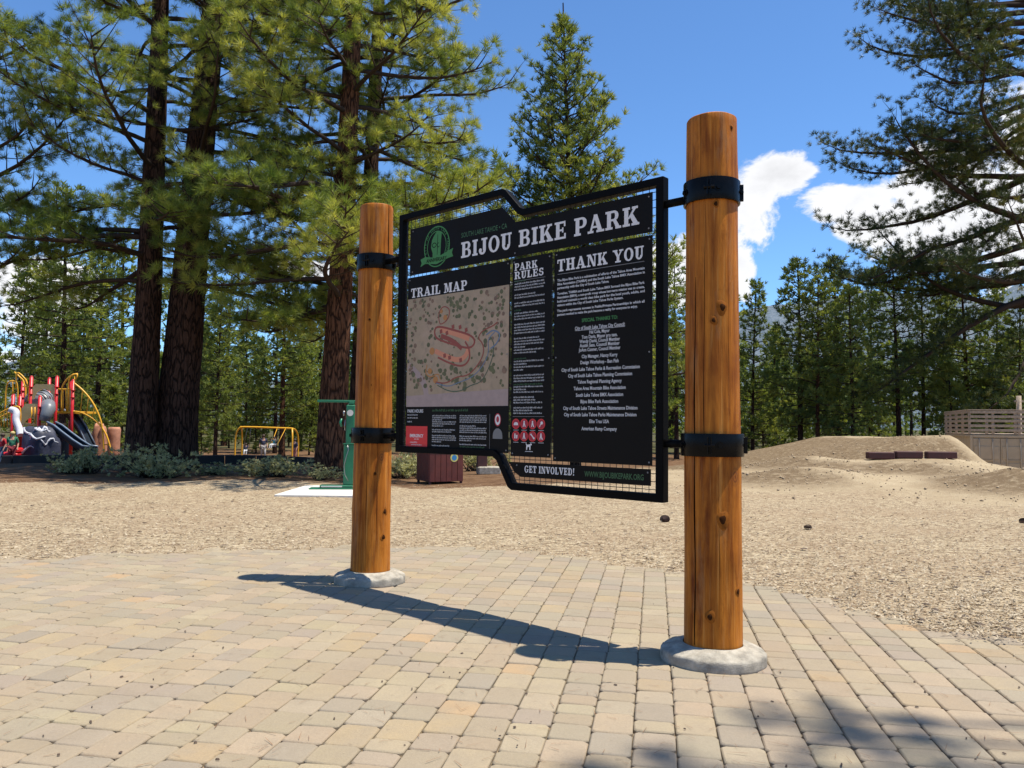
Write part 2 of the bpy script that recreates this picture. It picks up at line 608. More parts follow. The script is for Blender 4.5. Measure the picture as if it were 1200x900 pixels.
    def build(self, name, mat, parent=None, recalc=True):
        me = bpy.data.meshes.new(name)
        me.from_pydata(self.v, [], self.f)
        me.polygons.foreach_set('use_smooth', self.sm)
        if recalc:
            bm = bmesh.new()
            bm.from_mesh(me)
            bmesh.ops.recalc_face_normals(bm, faces=bm.faces)
            bm.to_mesh(me)
            bm.free()
        me.update()
        return link(name, me, parent, mat)


def fit_dup(src, name=None):
    """copy a thing with its parts and sub-parts, sharing mesh data"""
    c = src.copy()
    COL.objects.link(c)
    for ch in list(src.children):
        k = ch.copy()
        COL.objects.link(k)
        k.parent = c
        for g in ch.children:
            d = g.copy()
            COL.objects.link(d)
            d.parent = k
    return c


# ------------------------------------------------------------------ terrain
def sstep(a, b, x):
    t = np.clip((x - a) / (b - a), 0, 1)
    return t * t * (3 - 2 * t)


def gauss(x, y, cx, cy, sx, sy, rot=0.0):
    c, s = math.cos(rot), math.sin(rot)
    u = (x - cx) * c + (y - cy) * s
    v = -(x - cx) * s + (y - cy) * c
    return np.exp(-(u / sx) ** 2 - (v / sy) ** 2)


def hgt(x, y):
    x = np.asarray(x, dtype=float)
    y = np.asarray(y, dtype=float)
    h = -1.15 * sstep(23, 44, y)
    h = h + 0.03 * np.sin(x * 0.9 + y * 0.35) * sstep(10, 16, y) + 0.05 * np.sin(x * 0.31 - y * 0.52) * sstep(14, 24, y)
    # pump-track rollers
    for (rx, ry, ra, rs_, rw) in ((9.2, 25.0, .56, 1.6, 2.0), (11.6, 22.2, .50, 1.4, 2.4), (11.7, 17.6, .60, 1.4, 2.0), (7.6, 20.5, .34, 1.5, 1.7)):
        u = (x - rx) * .93 + (y - ry) * .36
        v = -(x - rx) * .36 + (y - ry) * .93
        u = np.where(u < 0, u * 1.25, u * .75)
        h = h + ra * np.exp(-np.abs(u / rs_) ** 1.5 - np.abs(v / rw) ** 2)
    h = h + 0.70 * gauss(x, y, 15.6, 31.6, 4.5, 2.2)
    h = h + 0.1 * gauss(x, y, 8.5, 20.0, 4.5, 2.2, 0.2)
    h = h + 0.45 * gauss(x, y, 10.6, 30.5, 2.0, 1.6)
    # the start hill with its long ramp
    top = sstep(21.5, 20.5, x) * np.clip((x + 0.25 * (y - 38) - 9.5) / 9.0, 0, 1) * sstep(32.5, 37.5, y) * sstep(50, 44, y)
    h = h + 2.05 * top
    return h


def H(x, y):
    return float(hgt(x, y))


def build_ground():
    def axis(lo, hi, st, far):
        a = np.arange(lo, hi + st / 2, st)
        return np.concatenate([[-f for f in reversed(far)], a, far])
    xs = np.concatenate([[-6000, -2500, -1000, -500, -300, -200, -150, -120, -95, -80, -70], np.arange(-60, 44.01, 0.6), [50, 60, 72, 90, 120, 160, 220, 320, 500, 1000, 2500, 6000]])
    ys = np.concatenate([[-6000, -1500, -500, -200, -90, -45, -25, -14], np.arange(-8, 60.01, 0.6), [64, 70, 78, 90, 105, 130, 160, 200, 300, 500, 1000, 2500, 6000]])
    X, Y = np.meshgrid(xs, ys)
    Z = hgt(X, Y)
    rng = np.random.RandomState(3)
    Z = Z + rng.uniform(-.012, .012, Z.shape) * (Y > 11)
    nx, ny = len(xs), len(ys)
    V = np.stack([X, Y, Z], -1).reshape(-1, 3)
    i = np.arange(ny - 1)[:, None] * nx + np.arange(nx - 1)[None, :]
    F = np.stack([i, i + 1, i + nx + 1, i + nx], -1).reshape(-1, 4)
    x, y = V[:, 0], V[:, 1]
    # litter on the left beyond the chips; dirt of the track on the right; green far off
    bl = 18.0 + 0.6 * np.sin(x * 0.7)
    litter = sstep(-1.0, 1.2, y - bl) * sstep(4.0, 1.0, x - 0.05 * y)
    litter = np.maximum(litter, sstep(44, 50, y))
    dirt = sstep(15.5, 19, y) * sstep(2.5, 5.5, x) * sstep(52, 46, y)
    dirt = np.maximum(dirt, sstep(11.0, 17.0, y) * sstep(6, 10, x) * sstep(52, 46, y))
    green = sstep(60, 75, y) * 0.6
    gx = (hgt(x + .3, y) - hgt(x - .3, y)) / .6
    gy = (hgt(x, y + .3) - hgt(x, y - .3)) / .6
    rub = np.clip((gx * 1.1 + np.abs(gy) * .35 - .015) * 7.0, 0, 1) * dirt  # left-facing slopes, turned from the sun, painted darker along with the rubble
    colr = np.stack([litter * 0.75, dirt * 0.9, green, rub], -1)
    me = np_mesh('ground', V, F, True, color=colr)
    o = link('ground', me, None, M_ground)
    tag(o, kind='structure')


build_ground()


# far ridge
def build_hills():
    rng = np.random.RandomState(8)
    def f_hill(b, bs):
        geo = b.add('ShaderNodeNewGeometry').outputs['Position']
        n = b.noise(geo, 0.006, 6, 0.6)
        fr = b.noise(b.scale(geo, (1, 1, 0.35)), 0.075, 5, 0.75)
        c = b.mix(b.mapr(n, 0.4, 0.6), (0.12, 0.155, 0.195), (0.17, 0.195, 0.22))  # forest tones tinted blue-grey, distance haze put into the colour
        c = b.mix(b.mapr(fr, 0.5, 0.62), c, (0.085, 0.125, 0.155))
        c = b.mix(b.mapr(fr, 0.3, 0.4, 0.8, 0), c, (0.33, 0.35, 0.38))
        b.l.new(c, bs.inputs['Base Color'])
        bump(b, bs, fr, 0.8, 8.0)
    M = pmat('hill_forest_haze', None, 1.0, 0, f_hill, 0.0)
    N, Mm = 360, 26
    az = np.linspace(-math.pi, math.pi, N)
    V = []
    prof = np.interp(np.degrees(az), [-180, -90, -40, -28, -10, 5, 12, 17, 20, 24, 28, 33, 36, 45, 70, 100, 180],
                     [5, 5, 4.5, 4.0, 3.0, 4.5, 8.0, 9.6, 9.9, 10.6, 10.6, 11.2, 11.4, 11, 8, 6, 5])
    ph = rng.uniform(0, 6.28, 12)
    for k in range(12):
        prof = prof + 0.5 / (1 + k * 0.6) * np.sin(az * (9 + 11 * k) + ph[k])
    for j in range(Mm):
        t = j / (Mm - 1)
        d = 1500 + 1500 * t
        nz = 0
        for k in range(5):
            nz = nz + (0.10 / (1 + k)) * np.sin(az * (23 + 31 * k) + t * (7 + 5 * k) + ph[k]) * math.sin(math.pi * t)
        z = d * np.tan(np.radians(prof * .84)) * (t ** 0.8) * (1 + nz) - 8
        V.append(np.stack([d * np.sin(az), d * np.cos(az), z], -1))
    V = np.concatenate(V)
    i = np.arange(Mm - 1)[:, None] * N + np.arange(N - 1)[None, :]
    F = np.stack([i, i + 1, i + N + 1, i + N], -1).reshape(-1, 4)
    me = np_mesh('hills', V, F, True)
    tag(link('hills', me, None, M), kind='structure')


build_hills()

# ------------------------------------------------------------------ paving
EDGE = [(-14, 7.6), (-8, 7.9), (-5.12, 8.04), (-4.0, 8.45), (-2.81, 8.85), (-1.6, 9.05), (-0.57, 9.19), (0.3, 8.85), (0.91, 8.35), (1.32, 7.9), (2.1, 7.3),
        (2.41, 6.75), (2.69, 6.15), (2.95, 5.65), (3.34, 5.3), (4.2, 4.9), (6, 4.4), (9, 4.0)]


def edge_y(x):
    return np.interp(x, [p[0] for p in EDGE], [p[1] for p in EDGE])


def build_paving():
    rng = random.Random(11)
    ROW = 0.19
    ang = R_(10.2)                      # rows run away from the camera, turned to the right
    dv = Vector((math.sin(ang), math.cos(ang), 0))
    dr = Vector((math.cos(ang), -math.sin(ang), 0))
    # bed of jointing sand
    bx = np.linspace(-14, 9, 60)
    V, F = [], []
    for x in bx:
        V += [(x, -1.5, 0.007), (x, float(edge_y(x)) - 0.06, 0.007)]
    for i in range(len(bx) - 1):
        F.append((2 * i, 2 * i + 2, 2 * i + 3, 2 * i + 1))
    bed = link('paver_pavement', np_mesh('paver_pavement', V, F), None, M_sand)
    tag(bed, kind='structure')
    pal = [(0.46, 0.385, 0.28)] * 7 + [(0.44, 0.38, 0.295)] * 6 + [(0.385, 0.34, 0.28)] * 3 + [(0.51, 0.435, 0.32)] * 4 + [(0.355, 0.32, 0.275)] * 2 + [(0.51, 0.37, 0.22)] * 1 + [(0.49, 0.385, 0.255)] * 3
    def slab(L, W, r):
        g = 0.0015
        x, y, c = W / 2 - g, L / 2 - g, 0.015
        def jr():
            return r.uniform(-.003, .003)
        base = [(-x + c, -y), (x - c, -y), (x, -y + c), (x, y - c), (x - c, y), (-x + c, y), (-x, y - c), (-x, -y + c)]
        j = [(jr(), jr()) for _ in base]
        vs = []
        tilt = (r.uniform(-.012, .012), r.uniform(-.012, .012))
        T = 0.023 + r.uniform(-.0025, .0025)
        for (s, z) in ((1.0, 0.0), (1.0, T - .008), (0.93, T)):
            for (px, py), (ax, ay) in zip(base, j):
                if s < 1:
                    qx, qy = px - math.copysign(.0085, px), py - math.copysign(.0085, py)
                else:
                    qx, qy = px, py
                vs.append((qx + ax, qy + ay, z + (tilt[0] * qx + tilt[1] * qy if z > 0 else 0)))
        fs = [tuple(range(16, 24))]
        for k in range(2):
            for i in range(8):
                a, b_ = k * 8 + i, k * 8 + (i + 1) % 8
                fs.append((a, b_, b_ + 8, a + 8))
        p = r.choice(pal)
        p = tuple(q * .85 + w_ * .15 for q, w_ in zip(p, (.445, .38, .292)))
        m = r.uniform(0.9, 1.09)
        return vs, fs, tuple(min(1, q * m * r.uniform(.97, 1.03)) for q in p)
    LENS = [0.135, 0.19, 0.245]
    variants = {}
    for li, L in enumerate(LENS):
        for k in range(26):
            vs, fs, colr = slab(L, ROW, rng)
            me = bpy.data.meshes.new('paver')
            me.from_pydata(vs, [], fs)
            me.polygons.foreach_set('use_smooth', [len(f) == 4 and i >= 9 for i, f in enumerate(fs)])
            a = me.attributes.new('pcol', 'FLOAT_COLOR', 'POINT')
            a.data.foreach_set('color', [c for _ in vs for c in (*colr, 1)])
            me.materials.append(M_paver)
            variants[(li, k)] = (me, vs, fs, colr)
    spots = []
    nrow = int(26 / ROW)
    for i in range(-nrow // 2 - 14, nrow // 2 + 6):
        v = -2.5 + rng.random() * 0.3
        while v < 13:
            li = rng.choice((0, 1, 1, 2, 2))
            L = LENS[li]
            c = dr * (i * ROW) + dv * (v + L / 2)
            bowx = 0.0
            v += L
            if c.y < 1.2 or c.y > edge_y(c.x) + rng.uniform(-.16, .05) or c.x < -9.5 or c.x > 6.5:
                continue
            vis = abs(c.x) < 0.66 * c.y + 0.35
            if not vis and c.y > 1.2 and abs(c.x) > 0.66 * c.y + 1.6:
                continue
            spots.append((c.copy(), li, rng.randrange(26), vis))
    # the 300 that show largest are parts of their own
    def area(s):
        c = s[0]
        return -(LENS[s[1]] / (c.y ** 3)) if s[3] and c.y > 3.22 else 1
    spots.sort(key=area)
    rotz = -ang
    for (c, li, k, vis) in spots[:300]:
        me = variants[(li, k)][0]
        o = bpy.data.objects.new('paver', me)
        COL.objects.link(o)
        o.parent = bed
        o.location = (c.x, c.y, 0.004)
        o.rotation_euler = (0, 0, rotz)
    V, F4, F8, Cc = [], [], [], []
    cs, sn = math.cos(rotz), math.sin(rotz)
    V = []
    faces = []
    cols = []
    for (c, li, k, vis) in spots[300:]:
        _, vs, fs, colr = variants[(li, k)]
        o = len(V)
        for (x, y, z) in vs:
            V.append((c.x + x * cs - y * sn, c.y + x * sn + y * cs, z + 0.004))
            cols.extend((*colr, 1))
        faces += [tuple(q + o for q in f) for f in fs]
    me = bpy.data.meshes.new('outer_pavers')
    me.from_pydata(V, [], faces)
    a = me.attributes.new('pcol', 'FLOAT_COLOR', 'POINT')
    a.data.foreach_set('color', cols)
    o = link('outer_pavers', me, bed, M_paver)
    tag(o, kind='stuff')


build_paving()


def build_chips():
    rng = np.random.RandomState(5)
    N = 150000
    # more chips where they show large
    yy = 1.0 / rng.uniform(1 / 24.0, 1 / 4.6, N)
    xx = rng.uniform(-0.70, 0.70, N) * yy + rng.uniform(-.3, .3, N)
    e = edge_y(xx)
    d = yy - e
    spill = rng.exponential(0.10, N)
    keep = (d > -spill) & ~((yy > 15) & (xx > 4) & (rng.rand(N) > .35)) & ~((yy > 18.5) & (xx < 1))
    # bare ring on pavers gets few
    xx, yy, d = xx[keep], yy[keep], d[keep]
    n = len(xx)
    L = rng.lognormal(-3.95, 0.45, n)
    L = np.clip(L, .007, .038)
    W = L * rng.uniform(.18, .5, n)
    a = rng.uniform(0, 6.283, n)
    pit = rng.normal(0, .22, n)
    roll = rng.normal(0, .35, n)
    ux = np.stack([np.cos(a) * np.cos(pit), np.sin(a) * np.cos(pit), np.sin(pit)], -1)
    side = np.stack([-np.sin(a), np.cos(a), roll], -1)
    base = hgt(xx, yy) + np.where(d < 0, 0.034, 0.012) + rng.uniform(0, .012, n) + np.abs(np.sin(pit)) * L * .5
    c = np.stack([xx, yy, base], -1)
    hl, hw = (L / 2)[:, None], (W / 2)[:, None]
    k = rng.uniform(.4, 1, (n, 1))
    V = np.stack([c - ux * hl - side * hw * k, c - ux * hl * .8 + side * hw, c + ux * hl + side * hw * k, c + ux * hl * .85 - side * hw], 1).reshape(-1, 3)
    F = np.arange(n * 4).reshape(n, 4)
    t = np.repeat(np.clip(rng.beta(1.5, 1.0, n), 0, 1), 4)
    o = link('wood_chips', np_mesh('wood_chips', V, F, tint=t), None, M_chip)
    tag(o, 'pale shredded wood chips covering the ground and spilling onto the paving', 'wood chips', None, 'stuff')


build_chips()

# ------------------------------------------------------------------ sign posts and footings
PR, PL = Vector((1.222, 4.84, 0)), Vector((-1.235, 7.08, 0))
UB = (PR - PL).normalized()
BROT = math.atan2(UB.y, UB.x)


M_crack = pmat('crack_wood_shade', (0.016, 0.005, 0.002), 0.95, 0, None, 0.02)  # dark wood of the cracks, with the shade inside the groove painted in


def log_mesh(seed, h, r0, r1, cracks, z0=-0.05):
    """peeled log; cracks are (angle, z from, z to, half width in radians)"""
    rng = random.Random(seed)
    n = 72
    ph = [rng.uniform(0, 6.28) for _ in range(12)]
    angs = [(2 * math.pi * k / n, None) for k in range(n)]
    for ci, (ca, a0, a1, hw) in enumerate(cracks):
        angs = [a for a in angs if abs(a[0] - ca) > hw * 1.6 + .01]
        angs += [(ca - hw * 1.5, None), (ca - hw, -1 - ci), (ca, ci), (ca + hw * .8, -1 - ci), (ca + hw * 1.5, None)]
    angs.sort(key=lambda q: q[0])
    n = len(angs)
    zs = [z0 + (h - z0) * i / 84 for i in range(85)]
    rings = [(z, 1.0) for z in zs] + [(h + .005, .985), (h + .008, .955)]
    vs, fs, mi = [], [], []
    for z, s in rings:
        t = (z - z0) / (h - z0)
        r = r0 + (r1 - r0) * t
        for a, c in angs:
            w = 1 + .016 * math.sin(2 * a + ph[0] + z * .5) + .011 * math.sin(3 * a + ph[1] - z * .8) + .008 * math.sin(5 * a + ph[2] + z * 2.1) + .005 * math.sin(9 * a + ph[3] + z * 1.1) + .007 * math.sin(z * 3.3 + ph[4]) + .005 * math.sin(z * 7.1 + 2 * a + ph[6])
            for (kz, ka) in ((.62, ph[7]), (1.5, ph[8]), (2.2, ph[9]), (2.9, ph[10])):
                da = (a - ka + math.pi) % (2 * math.pi) - math.pi
                w += .035 * math.exp(-(da / .35) ** 2 - ((z - kz) / .09) ** 2)
            rr = r * w * s
            aa = a
            if c is not None:
                ci = c if c >= 0 else -1 - c
                ca, a0, a1, hw = cracks[ci]
                f = max(0, min(1, (z - a0) / .3, (a1 - z) / .3)) if a1 < h - .02 else max(0, min(1, (z - a0) / .3))
                if c >= 0:
                    rr -= .035 * f
                else:
                    aa = ca + (a - ca) * (.25 + .75 * f * (.75 + .25 * math.sin(z * 9 + ci)))
            aa += .025 * math.sin(z * 2.7 + ph[5]) + .008 * math.sin(z * 9 + ph[11])
            vs.append((rr * math.cos(aa), rr * math.sin(aa), z))
    m = len(rings)
    for j in range(m - 1):
        zc = rings[j][0]
        for k in range(n):
            k2 = (k + 1) % n
            fs.append((j * n + k, j * n + k2, (j + 1) * n + k2, (j + 1) * n + k))
            c1, c2 = angs[k][1], angs[k2][1]
            dark = 0
            if c1 is not None and c2 is not None:
                ci = max(c1, c2)
                if cracks[ci][1] + .05 < zc < cracks[ci][2] - .05 or (cracks[ci][2] > h - .02 and zc > cracks[ci][1] + .05):
                    dark = 1
            mi.append(dark)
    fs.append(tuple((m - 1) * n + k for k in range(n)))
    mi.append(0)
    me = bpy.data.meshes.new('log')
    me.from_pydata(vs, [], fs)
    me.materials.append(M_log)
    me.materials.append(M_crack)
    me.polygons.foreach_set('material_index', mi)
    me.polygons.foreach_set('use_smooth', [q == 0 for q in mi[:-1]] + [False])
    me.update()
    return me


def knot(parent, r, ang, z, size, hole=False, oval=1.25):
    """a knot on the log: raised ring with a dark heart"""
    c, s = math.cos(ang), math.sin(ang)
    def P(u, v, o):
        a = ang + u / r
        return ((r + o) * math.cos(a), (r + o) * math.sin(a), z + v)
    for nm, rad, off, mt in (('knot_ring', size * 1.25, .0012, M_knotring), ('knot', size * .72, .0022, M_knot)):
        n = 16
        rr = random.Random(int(z * 1000) + int(size * 5000))
        vs = [P(0, 0, off)]
        q1, q2 = rr.uniform(0, 6), rr.uniform(0, 6)
        w = [1 + .18 * math.sin(2 * math.pi * k / n + q1) + .12 * math.sin(6 * math.pi * k / n + q2) for k in range(n)]
        for k in range(n):
            a = 2 * math.pi * k / n
            vs.append(P(rad * w[k] * math.cos(a), rad * w[k] * oval * math.sin(a), off))
        for k in range(n):
            a = 2 * math.pi * k / n
            vs.append(P(rad * w[k] * 1.35 * math.cos(a), rad * w[k] * 1.35 * oval * math.sin(a), -.004))
        fs = [(0, 1 + k, 1 + (k + 1) % n) for k in range(n)] + [(1 + k, 1 + n + k, 1 + n + (k + 1) % n, 1 + (k + 1) % n) for k in range(n)]
        MB().add(vs, fs, True).build(nm, mt, parent)


def make_post(loc, seed, h, r0, r1, label, cracks, knots, foot_label):
    t = thing('wooden_post', label, 'post', (loc.x, loc.y, 0.03), 0, 'log posts of the notice board')
    link('log', log_mesh(seed, h - .03, r0, r1, cracks), t)
    for (a, z, s, hole) in knots:
        rr = r0 + (r1 - r0) * z / h
        knot(t, rr * 1.0, a, z, s, hole)
    rng = random.Random(seed + 9)
    ph = [rng.uniform(0, 6.28) for _ in range(6)]
    def wob(a, z):
        return 1 + .02 * math.sin(a * 2 + ph[0]) + .015 * math.sin(a * 3 + ph[1]) + .008 * math.sin(a * 7 + ph[2]) + .003 * math.sin(a * 13 + ph[3] + z * 60) + .003 * math.sin(a * 23 + ph[4] + z * 90) * (1 if z > .07 else .2)
    mb = MB()
    R0 = 0.305
    # vertical formed side, hand-trowelled top with a broken rim
    prof = [(R0, .0), (R0, .03), (R0 * 1.0, .06), (R0 * .995, .078), (R0 * .985, .090)]
    for q in range(1, 15):
        t_ = q / 14
        prof.append((R0 * (.985 - .42 * t_), .090 + .045 * math.sin(t_ * 1.5)))
    prof += [(r0 * 1.02, .136), (r0 * .9, .12)]
    def zj(a, z, r):
        if z < .07 or r < r0 * 1.1:
            return 0
        return .002 * math.sin(a * 5 + ph[1] + r * 30) * math.sin(a * 2 + ph[4]) + .003 * math.sin(a * 11 + r * 55 + ph[2]) + rng.uniform(-.002, .002)
    mb.lathe(prof, 110, (0, 0, 0), wob)
    mb.v = [(x_, y_, z_ + zj(math.atan2(y_, x_), z_, math.hypot(x_, y_))) for (x_, y_, z_) in mb.v]
    o = mb.build('concrete_footing', M_conc)
    o.location = (loc.x, loc.y, 0.012)
    o.scale = (1, 1, .86)
    tag(o, foot_label, 'footing', 'round concrete footings of the posts')
    return t


# angle towards the camera from each post
aR = math.atan2(-PR.y, -PR.x)
aL = math.atan2(-PL.y, -PL.x)
def pa(a):
    return a % (2 * math.pi)


make_post(PR, 3, 3.31, 0.171, 0.150, 'log post with a long crack, nearest to the camera, right of the notice board', [(pa(aR - .66), .02, 2.3, .034), (pa(aR - .28), 1.15, 2.75, .013), (pa(aR + .22), .15, 1.0, .010), (pa(aR - .45), 2.85, 3.4, .012), (pa(aR + .65), 1.5, 2.3, .010)],
          [(aR + .42, 2.10, .022, True), (aR + .05, 2.02, .014, False), (aR + .55, 3.13, .017, False), (aR + .9, 3.2, .013, True), (aR + 1.0, 0.62, .02, False), (aR + 1.02, 0.42, .017, False),
           (aR + .35, 0.85, .026, False), (aR - .1, 0.28, .018, False), (aR + .15, 2.72, .014, False)], 'round concrete footing under the nearer log post on the right')
make_post(PL, 7, 3.36, 0.172, 0.148, 'orange log post farther from the camera, left of the notice board', [(pa(aL + .78), 2.72, 3.4, .045), (pa(aL - .25), .05, 1.25, .014), (pa(aL + .3), .2, 2.0, .012), (pa(aL - .7), 1.4, 2.7, .016), (pa(aL + .05), 1.6, 2.6, .009)],
          [(aL - .05, 1.72, .02, False), (aL + .75, 0.62, .022, False), (aL + .72, 0.40, .022, False), (aL + .15, .95, .014, False), (aL - .3, 2.3, .012, False)], 'round concrete footing under the farther log post on the left')

# ------------------------------------------------------------------ the notice board
board = thing('notice_board', 'large black framed trail notice board hung between two log posts', 'notice board', (PL.x, PL.y, 0), BROT)
OUT = [(0.355, 3.225), (1.575, 3.225), (1.615, 3.205), (1.765, 3.045), (1.795, 3.03), (3.0, 3.03), (3.0, 0.935), (1.70, 0.935), (1.665, 0.955), (1.545, 1.15), (1.505, 1.175), (0.355, 1.175)]


def inset(poly, d):
    n = len(poly)
    out = []
    for i in range(n):
        p0, p1, p2 = Vector(poly[i - 1]), Vector(poly[i]), Vector(poly[(i + 1) % n])
        e1, e2 = (p1 - p0).normalized(), (p2 - p1).normalized()
        n1, n2 = Vector((e1.y, -e1.x)), Vector((e2.y, -e2.x))
        m = (n1 + n2).normalized()
        out.append(tuple(p1 + m * (d / max(.3, m.dot(n1)))))
    return out


INN = inset(OUT, 0.052)
fm = MB()
n_ = len(OUT)
DF = 0.034
for (o0, i0, y) in ((OUT, INN, -DF), (OUT, INN, DF)):
    pass
vs = [(x, -DF, z) for x, z in OUT] + [(x, -DF, z) for x, z in INN] + [(x, DF, z) for x, z in INN] + [(x, DF, z) for x, z in OUT]
fs = []
for i in range(n_):
    j = (i + 1) % n_
    for k in range(4):
        a, b_ = k * n_, ((k + 1) % 4) * n_
        fs.append((a + i, a + j, b_ + j, b_ + i))
fm.add(vs, fs)
frame = fm.build('frame', M_black, board)
bv = frame.modifiers.new('bevel', 'BEVEL')
bv.width = 0.005
bv.segments = 2
bv.limit_method = 'ANGLE'


def zrange_at(x):
    """clear opening of the frame at x"""
    lo = np.interp(x, [.355, 1.505, 1.545, 1.665, 1.70, 3.0], [1.175, 1.175, 1.15, .955, .935, .935]) + .035
    hi = np.interp(x, [.355, 1.575, 1.615, 1.765, 1.795, 3.0], [3.225, 3.225, 3.205, 3.045, 3.03, 3.03]) - .035
    return lo, hi


WM = {}
x = 0.40 + .025
k = 0
while x < 2.97:
    lo, hi = zrange_at(x)
    mb = MB().tube([(x, .004, lo), (x, .004, hi)], .0026, 4, smooth=False)
    mb.build('wire', M_wire, board)
    x += .051
z = 0.96
while z < 3.2:
    xa = 0.39 if z > 1.2 else float(np.interp(z, [.955, 1.15], [1.665, 1.545])) + .03
    xb = 2.965 if z < 3.0 else float(np.interp(z, [3.045, 3.205], [1.765, 1.615])) - .02
    MB().tube([(xa, .0095, z), (xb, .0095, z)], .0026, 4, smooth=False).build('wire', M_wire, board)
    z += .051

# rods, clamp bands, bolts
for (zc) in (2.85, 1.31):
    for (cx, r, sgn) in ((0.0, .163, 1), ((PR - PL).length, .1625, -1)):
        rr = r + .004 if zc > 2 else r + .013
        if zc > 2:
            rr = r - .004
        prof = [(rr + .001, -.068), (rr + .012, -.068), (rr + .013, -.065), (rr + .013, .065), (rr + .012, .068), (rr + .001, .068)]
        mb = MB().lathe(prof, 64, (cx, 0, zc), None, True, cap=False)
        bd = mb.build('clamp_band', M_blackgloss, board)
        me = bd.modifiers.new('edge', 'EDGE_SPLIT')
        me.split_angle = R_(40)
        xe = cx + sgn * (rr - .02)
        xf = 0.357 if sgn > 0 else 2.998
        MB().tube([(xe, 0, zc), (xf, 0, zc)], .026, 14).build('rod', M_black, board)
        # bolted lugs where the two half-bands meet
        for la_ in (-1.9 - BROT, -.25 - BROT):
            q = Vector((math.cos(la_), math.sin(la_), 0))
            tq = Vector((-q.y, q.x, 0))
            for sd in (-1, 1):
                c_ = Vector((cx, 0, zc)) + q * (rr + .020) + tq * (sd * .009)
                MB().box(c_, (.022, .007, .100), Matrix.Rotation(la_, 3, 'Z'), .002).build('clamp_lug', M_blackgloss, board)
            c_ = Vector((cx, 0, zc)) + q * (rr + .022)
            MB().tube([c_ - tq * .032, c_ + tq * .032], .010, 6, smooth=False).build('bolt', M_blackgloss, board)
        for ba in (-2.2, -0.85, .7, 2.4):
            p = Vector((cx + (rr + .013) * math.cos(ba), (rr + .013) * math.sin(ba), zc))
            nn = Vector((math.cos(ba), math.sin(ba), 0))
            MB().tube([p, p + nn * .004], .024, 12).tube([p + nn * .004, p + nn * .016], .015, 6, smooth=False).build('bolt', M_blackgloss, board)

# panels
YP = -.012


def panel(name, poly, holes=()):
    o = MB().prism(poly, YP, YP + .006).build(name, M_panel, board)
    for (hx, hz) in holes:
        MB().tube([(hx, YP - .0005, hz), (hx, YP - .0035, hz)], .006, 8).build('screw', M_grey, o)
    return o


p_head = panel('header_panel', [(.483, 3.085), (1.560, 3.085), (1.70, 2.948), (2.905, 2.948), (2.905, 2.684), (.483, 2.684)], [(.52, 2.71), (2.88, 2.71), (2.88, 2.92), (.52, 3.06), (1.7, 2.71)])
p_map = panel('map_panel', [(.463, 2.664), (1.650, 2.664), (1.650, 1.205), (.463, 1.205)], [(.49, 2.64), (1.63, 2.64), (1.63, 1.225), (.49, 1.225), (.49, 1.95), (1.63, 1.95)])
p_rule = panel('rules_panel', [(1.674, 2.664), (2.060, 2.664), (2.060, 1.185), (1.674, 1.185)], [(1.695, 2.64), (2.04, 2.64), (2.04, 1.205), (1.695, 1.205), (2.04, 1.9)])
p_thx = panel('thanks_panel', [(2.084, 2.664), (2.905, 2.664), (2.905, 1.165), (2.084, 1.165)], [(2.105, 2.64), (2.885, 2.64), (2.885, 1.185), (2.105, 1.185), (2.885, 1.9), (2.105, 1.9)])
p_foot = panel('footer_panel', [(1.655, 1.142), (2.895, 1.142), (2.895, 1.035), (1.775, 1.035), (1.715, 1.07)], [(1.74, 1.12), (2.875, 1.12)])


# ---- slab-serif capitals, drawn as strokes (cap height 1)
def rect(x0, z0, x1, z1):
    return [[(x0, z0), (x1, z0), (x1, z1), (x0, z1)]]


def quad(*p):
    return [list(p)]


def arc(cx, cz, rx, rz, a0, a1, tx, tz, n=14):
    out = []
    for i in range(n):
        a, b = R_(a0 + (a1 - a0) * i / n), R_(a0 + (a1 - a0) * (i + 1) / n)
        out.append([(cx + rx * math.cos(a), cz + rz * math.sin(a)), (cx + rx * math.cos(b), cz + rz * math.sin(b)),
                    (cx + (rx - tx) * math.cos(b), cz + (rz - tz) * math.sin(b)), (cx + (rx - tx) * math.cos(a), cz + (rz - tz) * math.sin(a))])
    return out


SW, TH, SE, OV = .235, .11, .125, .095      # stem, thin, slab height, overhang


def stem(x, top=True, bot=True, z0=0, z1=1):
    s = rect(x, z0, x + SW, z1)
    if bot:
        s += rect(x - OV, z0, x + SW + OV, z0 + SE)
    if top:
        s += rect(x - OV, z1 - SE, x + SW + OV, z1)
    return s


def G_B():
    return stem(.1) + rect(.3, .88, .52, 1) + rect(.3, .46, .55, .57) + rect(.3, 0, .56, .12) + arc(.5, .745, .26, .255, -90, 90, .2, .12) + arc(.53, .27, .28, .27, -90, 90, .21, .12), .84


def G_I():
    return stem(.1), .44


def G_J():
    return rect(.32, .25, .32 + SW, 1) + rect(.2, 1 - SE, .66, 1) + arc(.28, .26, .275, .28, 180, 360, .2, .13) + arc(.13, .27, .12, .12, 0, 360, .12, .12, 10), .68


def G_O():
    return arc(.42, .5, .42, .52, 0, 360, .22, .12, 28), .86


def G_U():
    return rect(.1, .3, .1 + SW, 1) + rect(0, 1 - SE, .44, 1) + rect(.58, .3, .7, 1) + rect(.47, 1 - SE, .8, 1) + arc(.4, .31, .3, .33, 180, 360, .2, .13), .82


def G_K():
    return stem(.1) + quad((.32, .42), (.38, .36), (.78, .9), (.62, .9)) + quad((.42, .5), (.56, .68), (.9, .1), (.62, .1)) + rect(.54, 1 - SE, .88, 1) + rect(.52, 0, .96, SE), .97


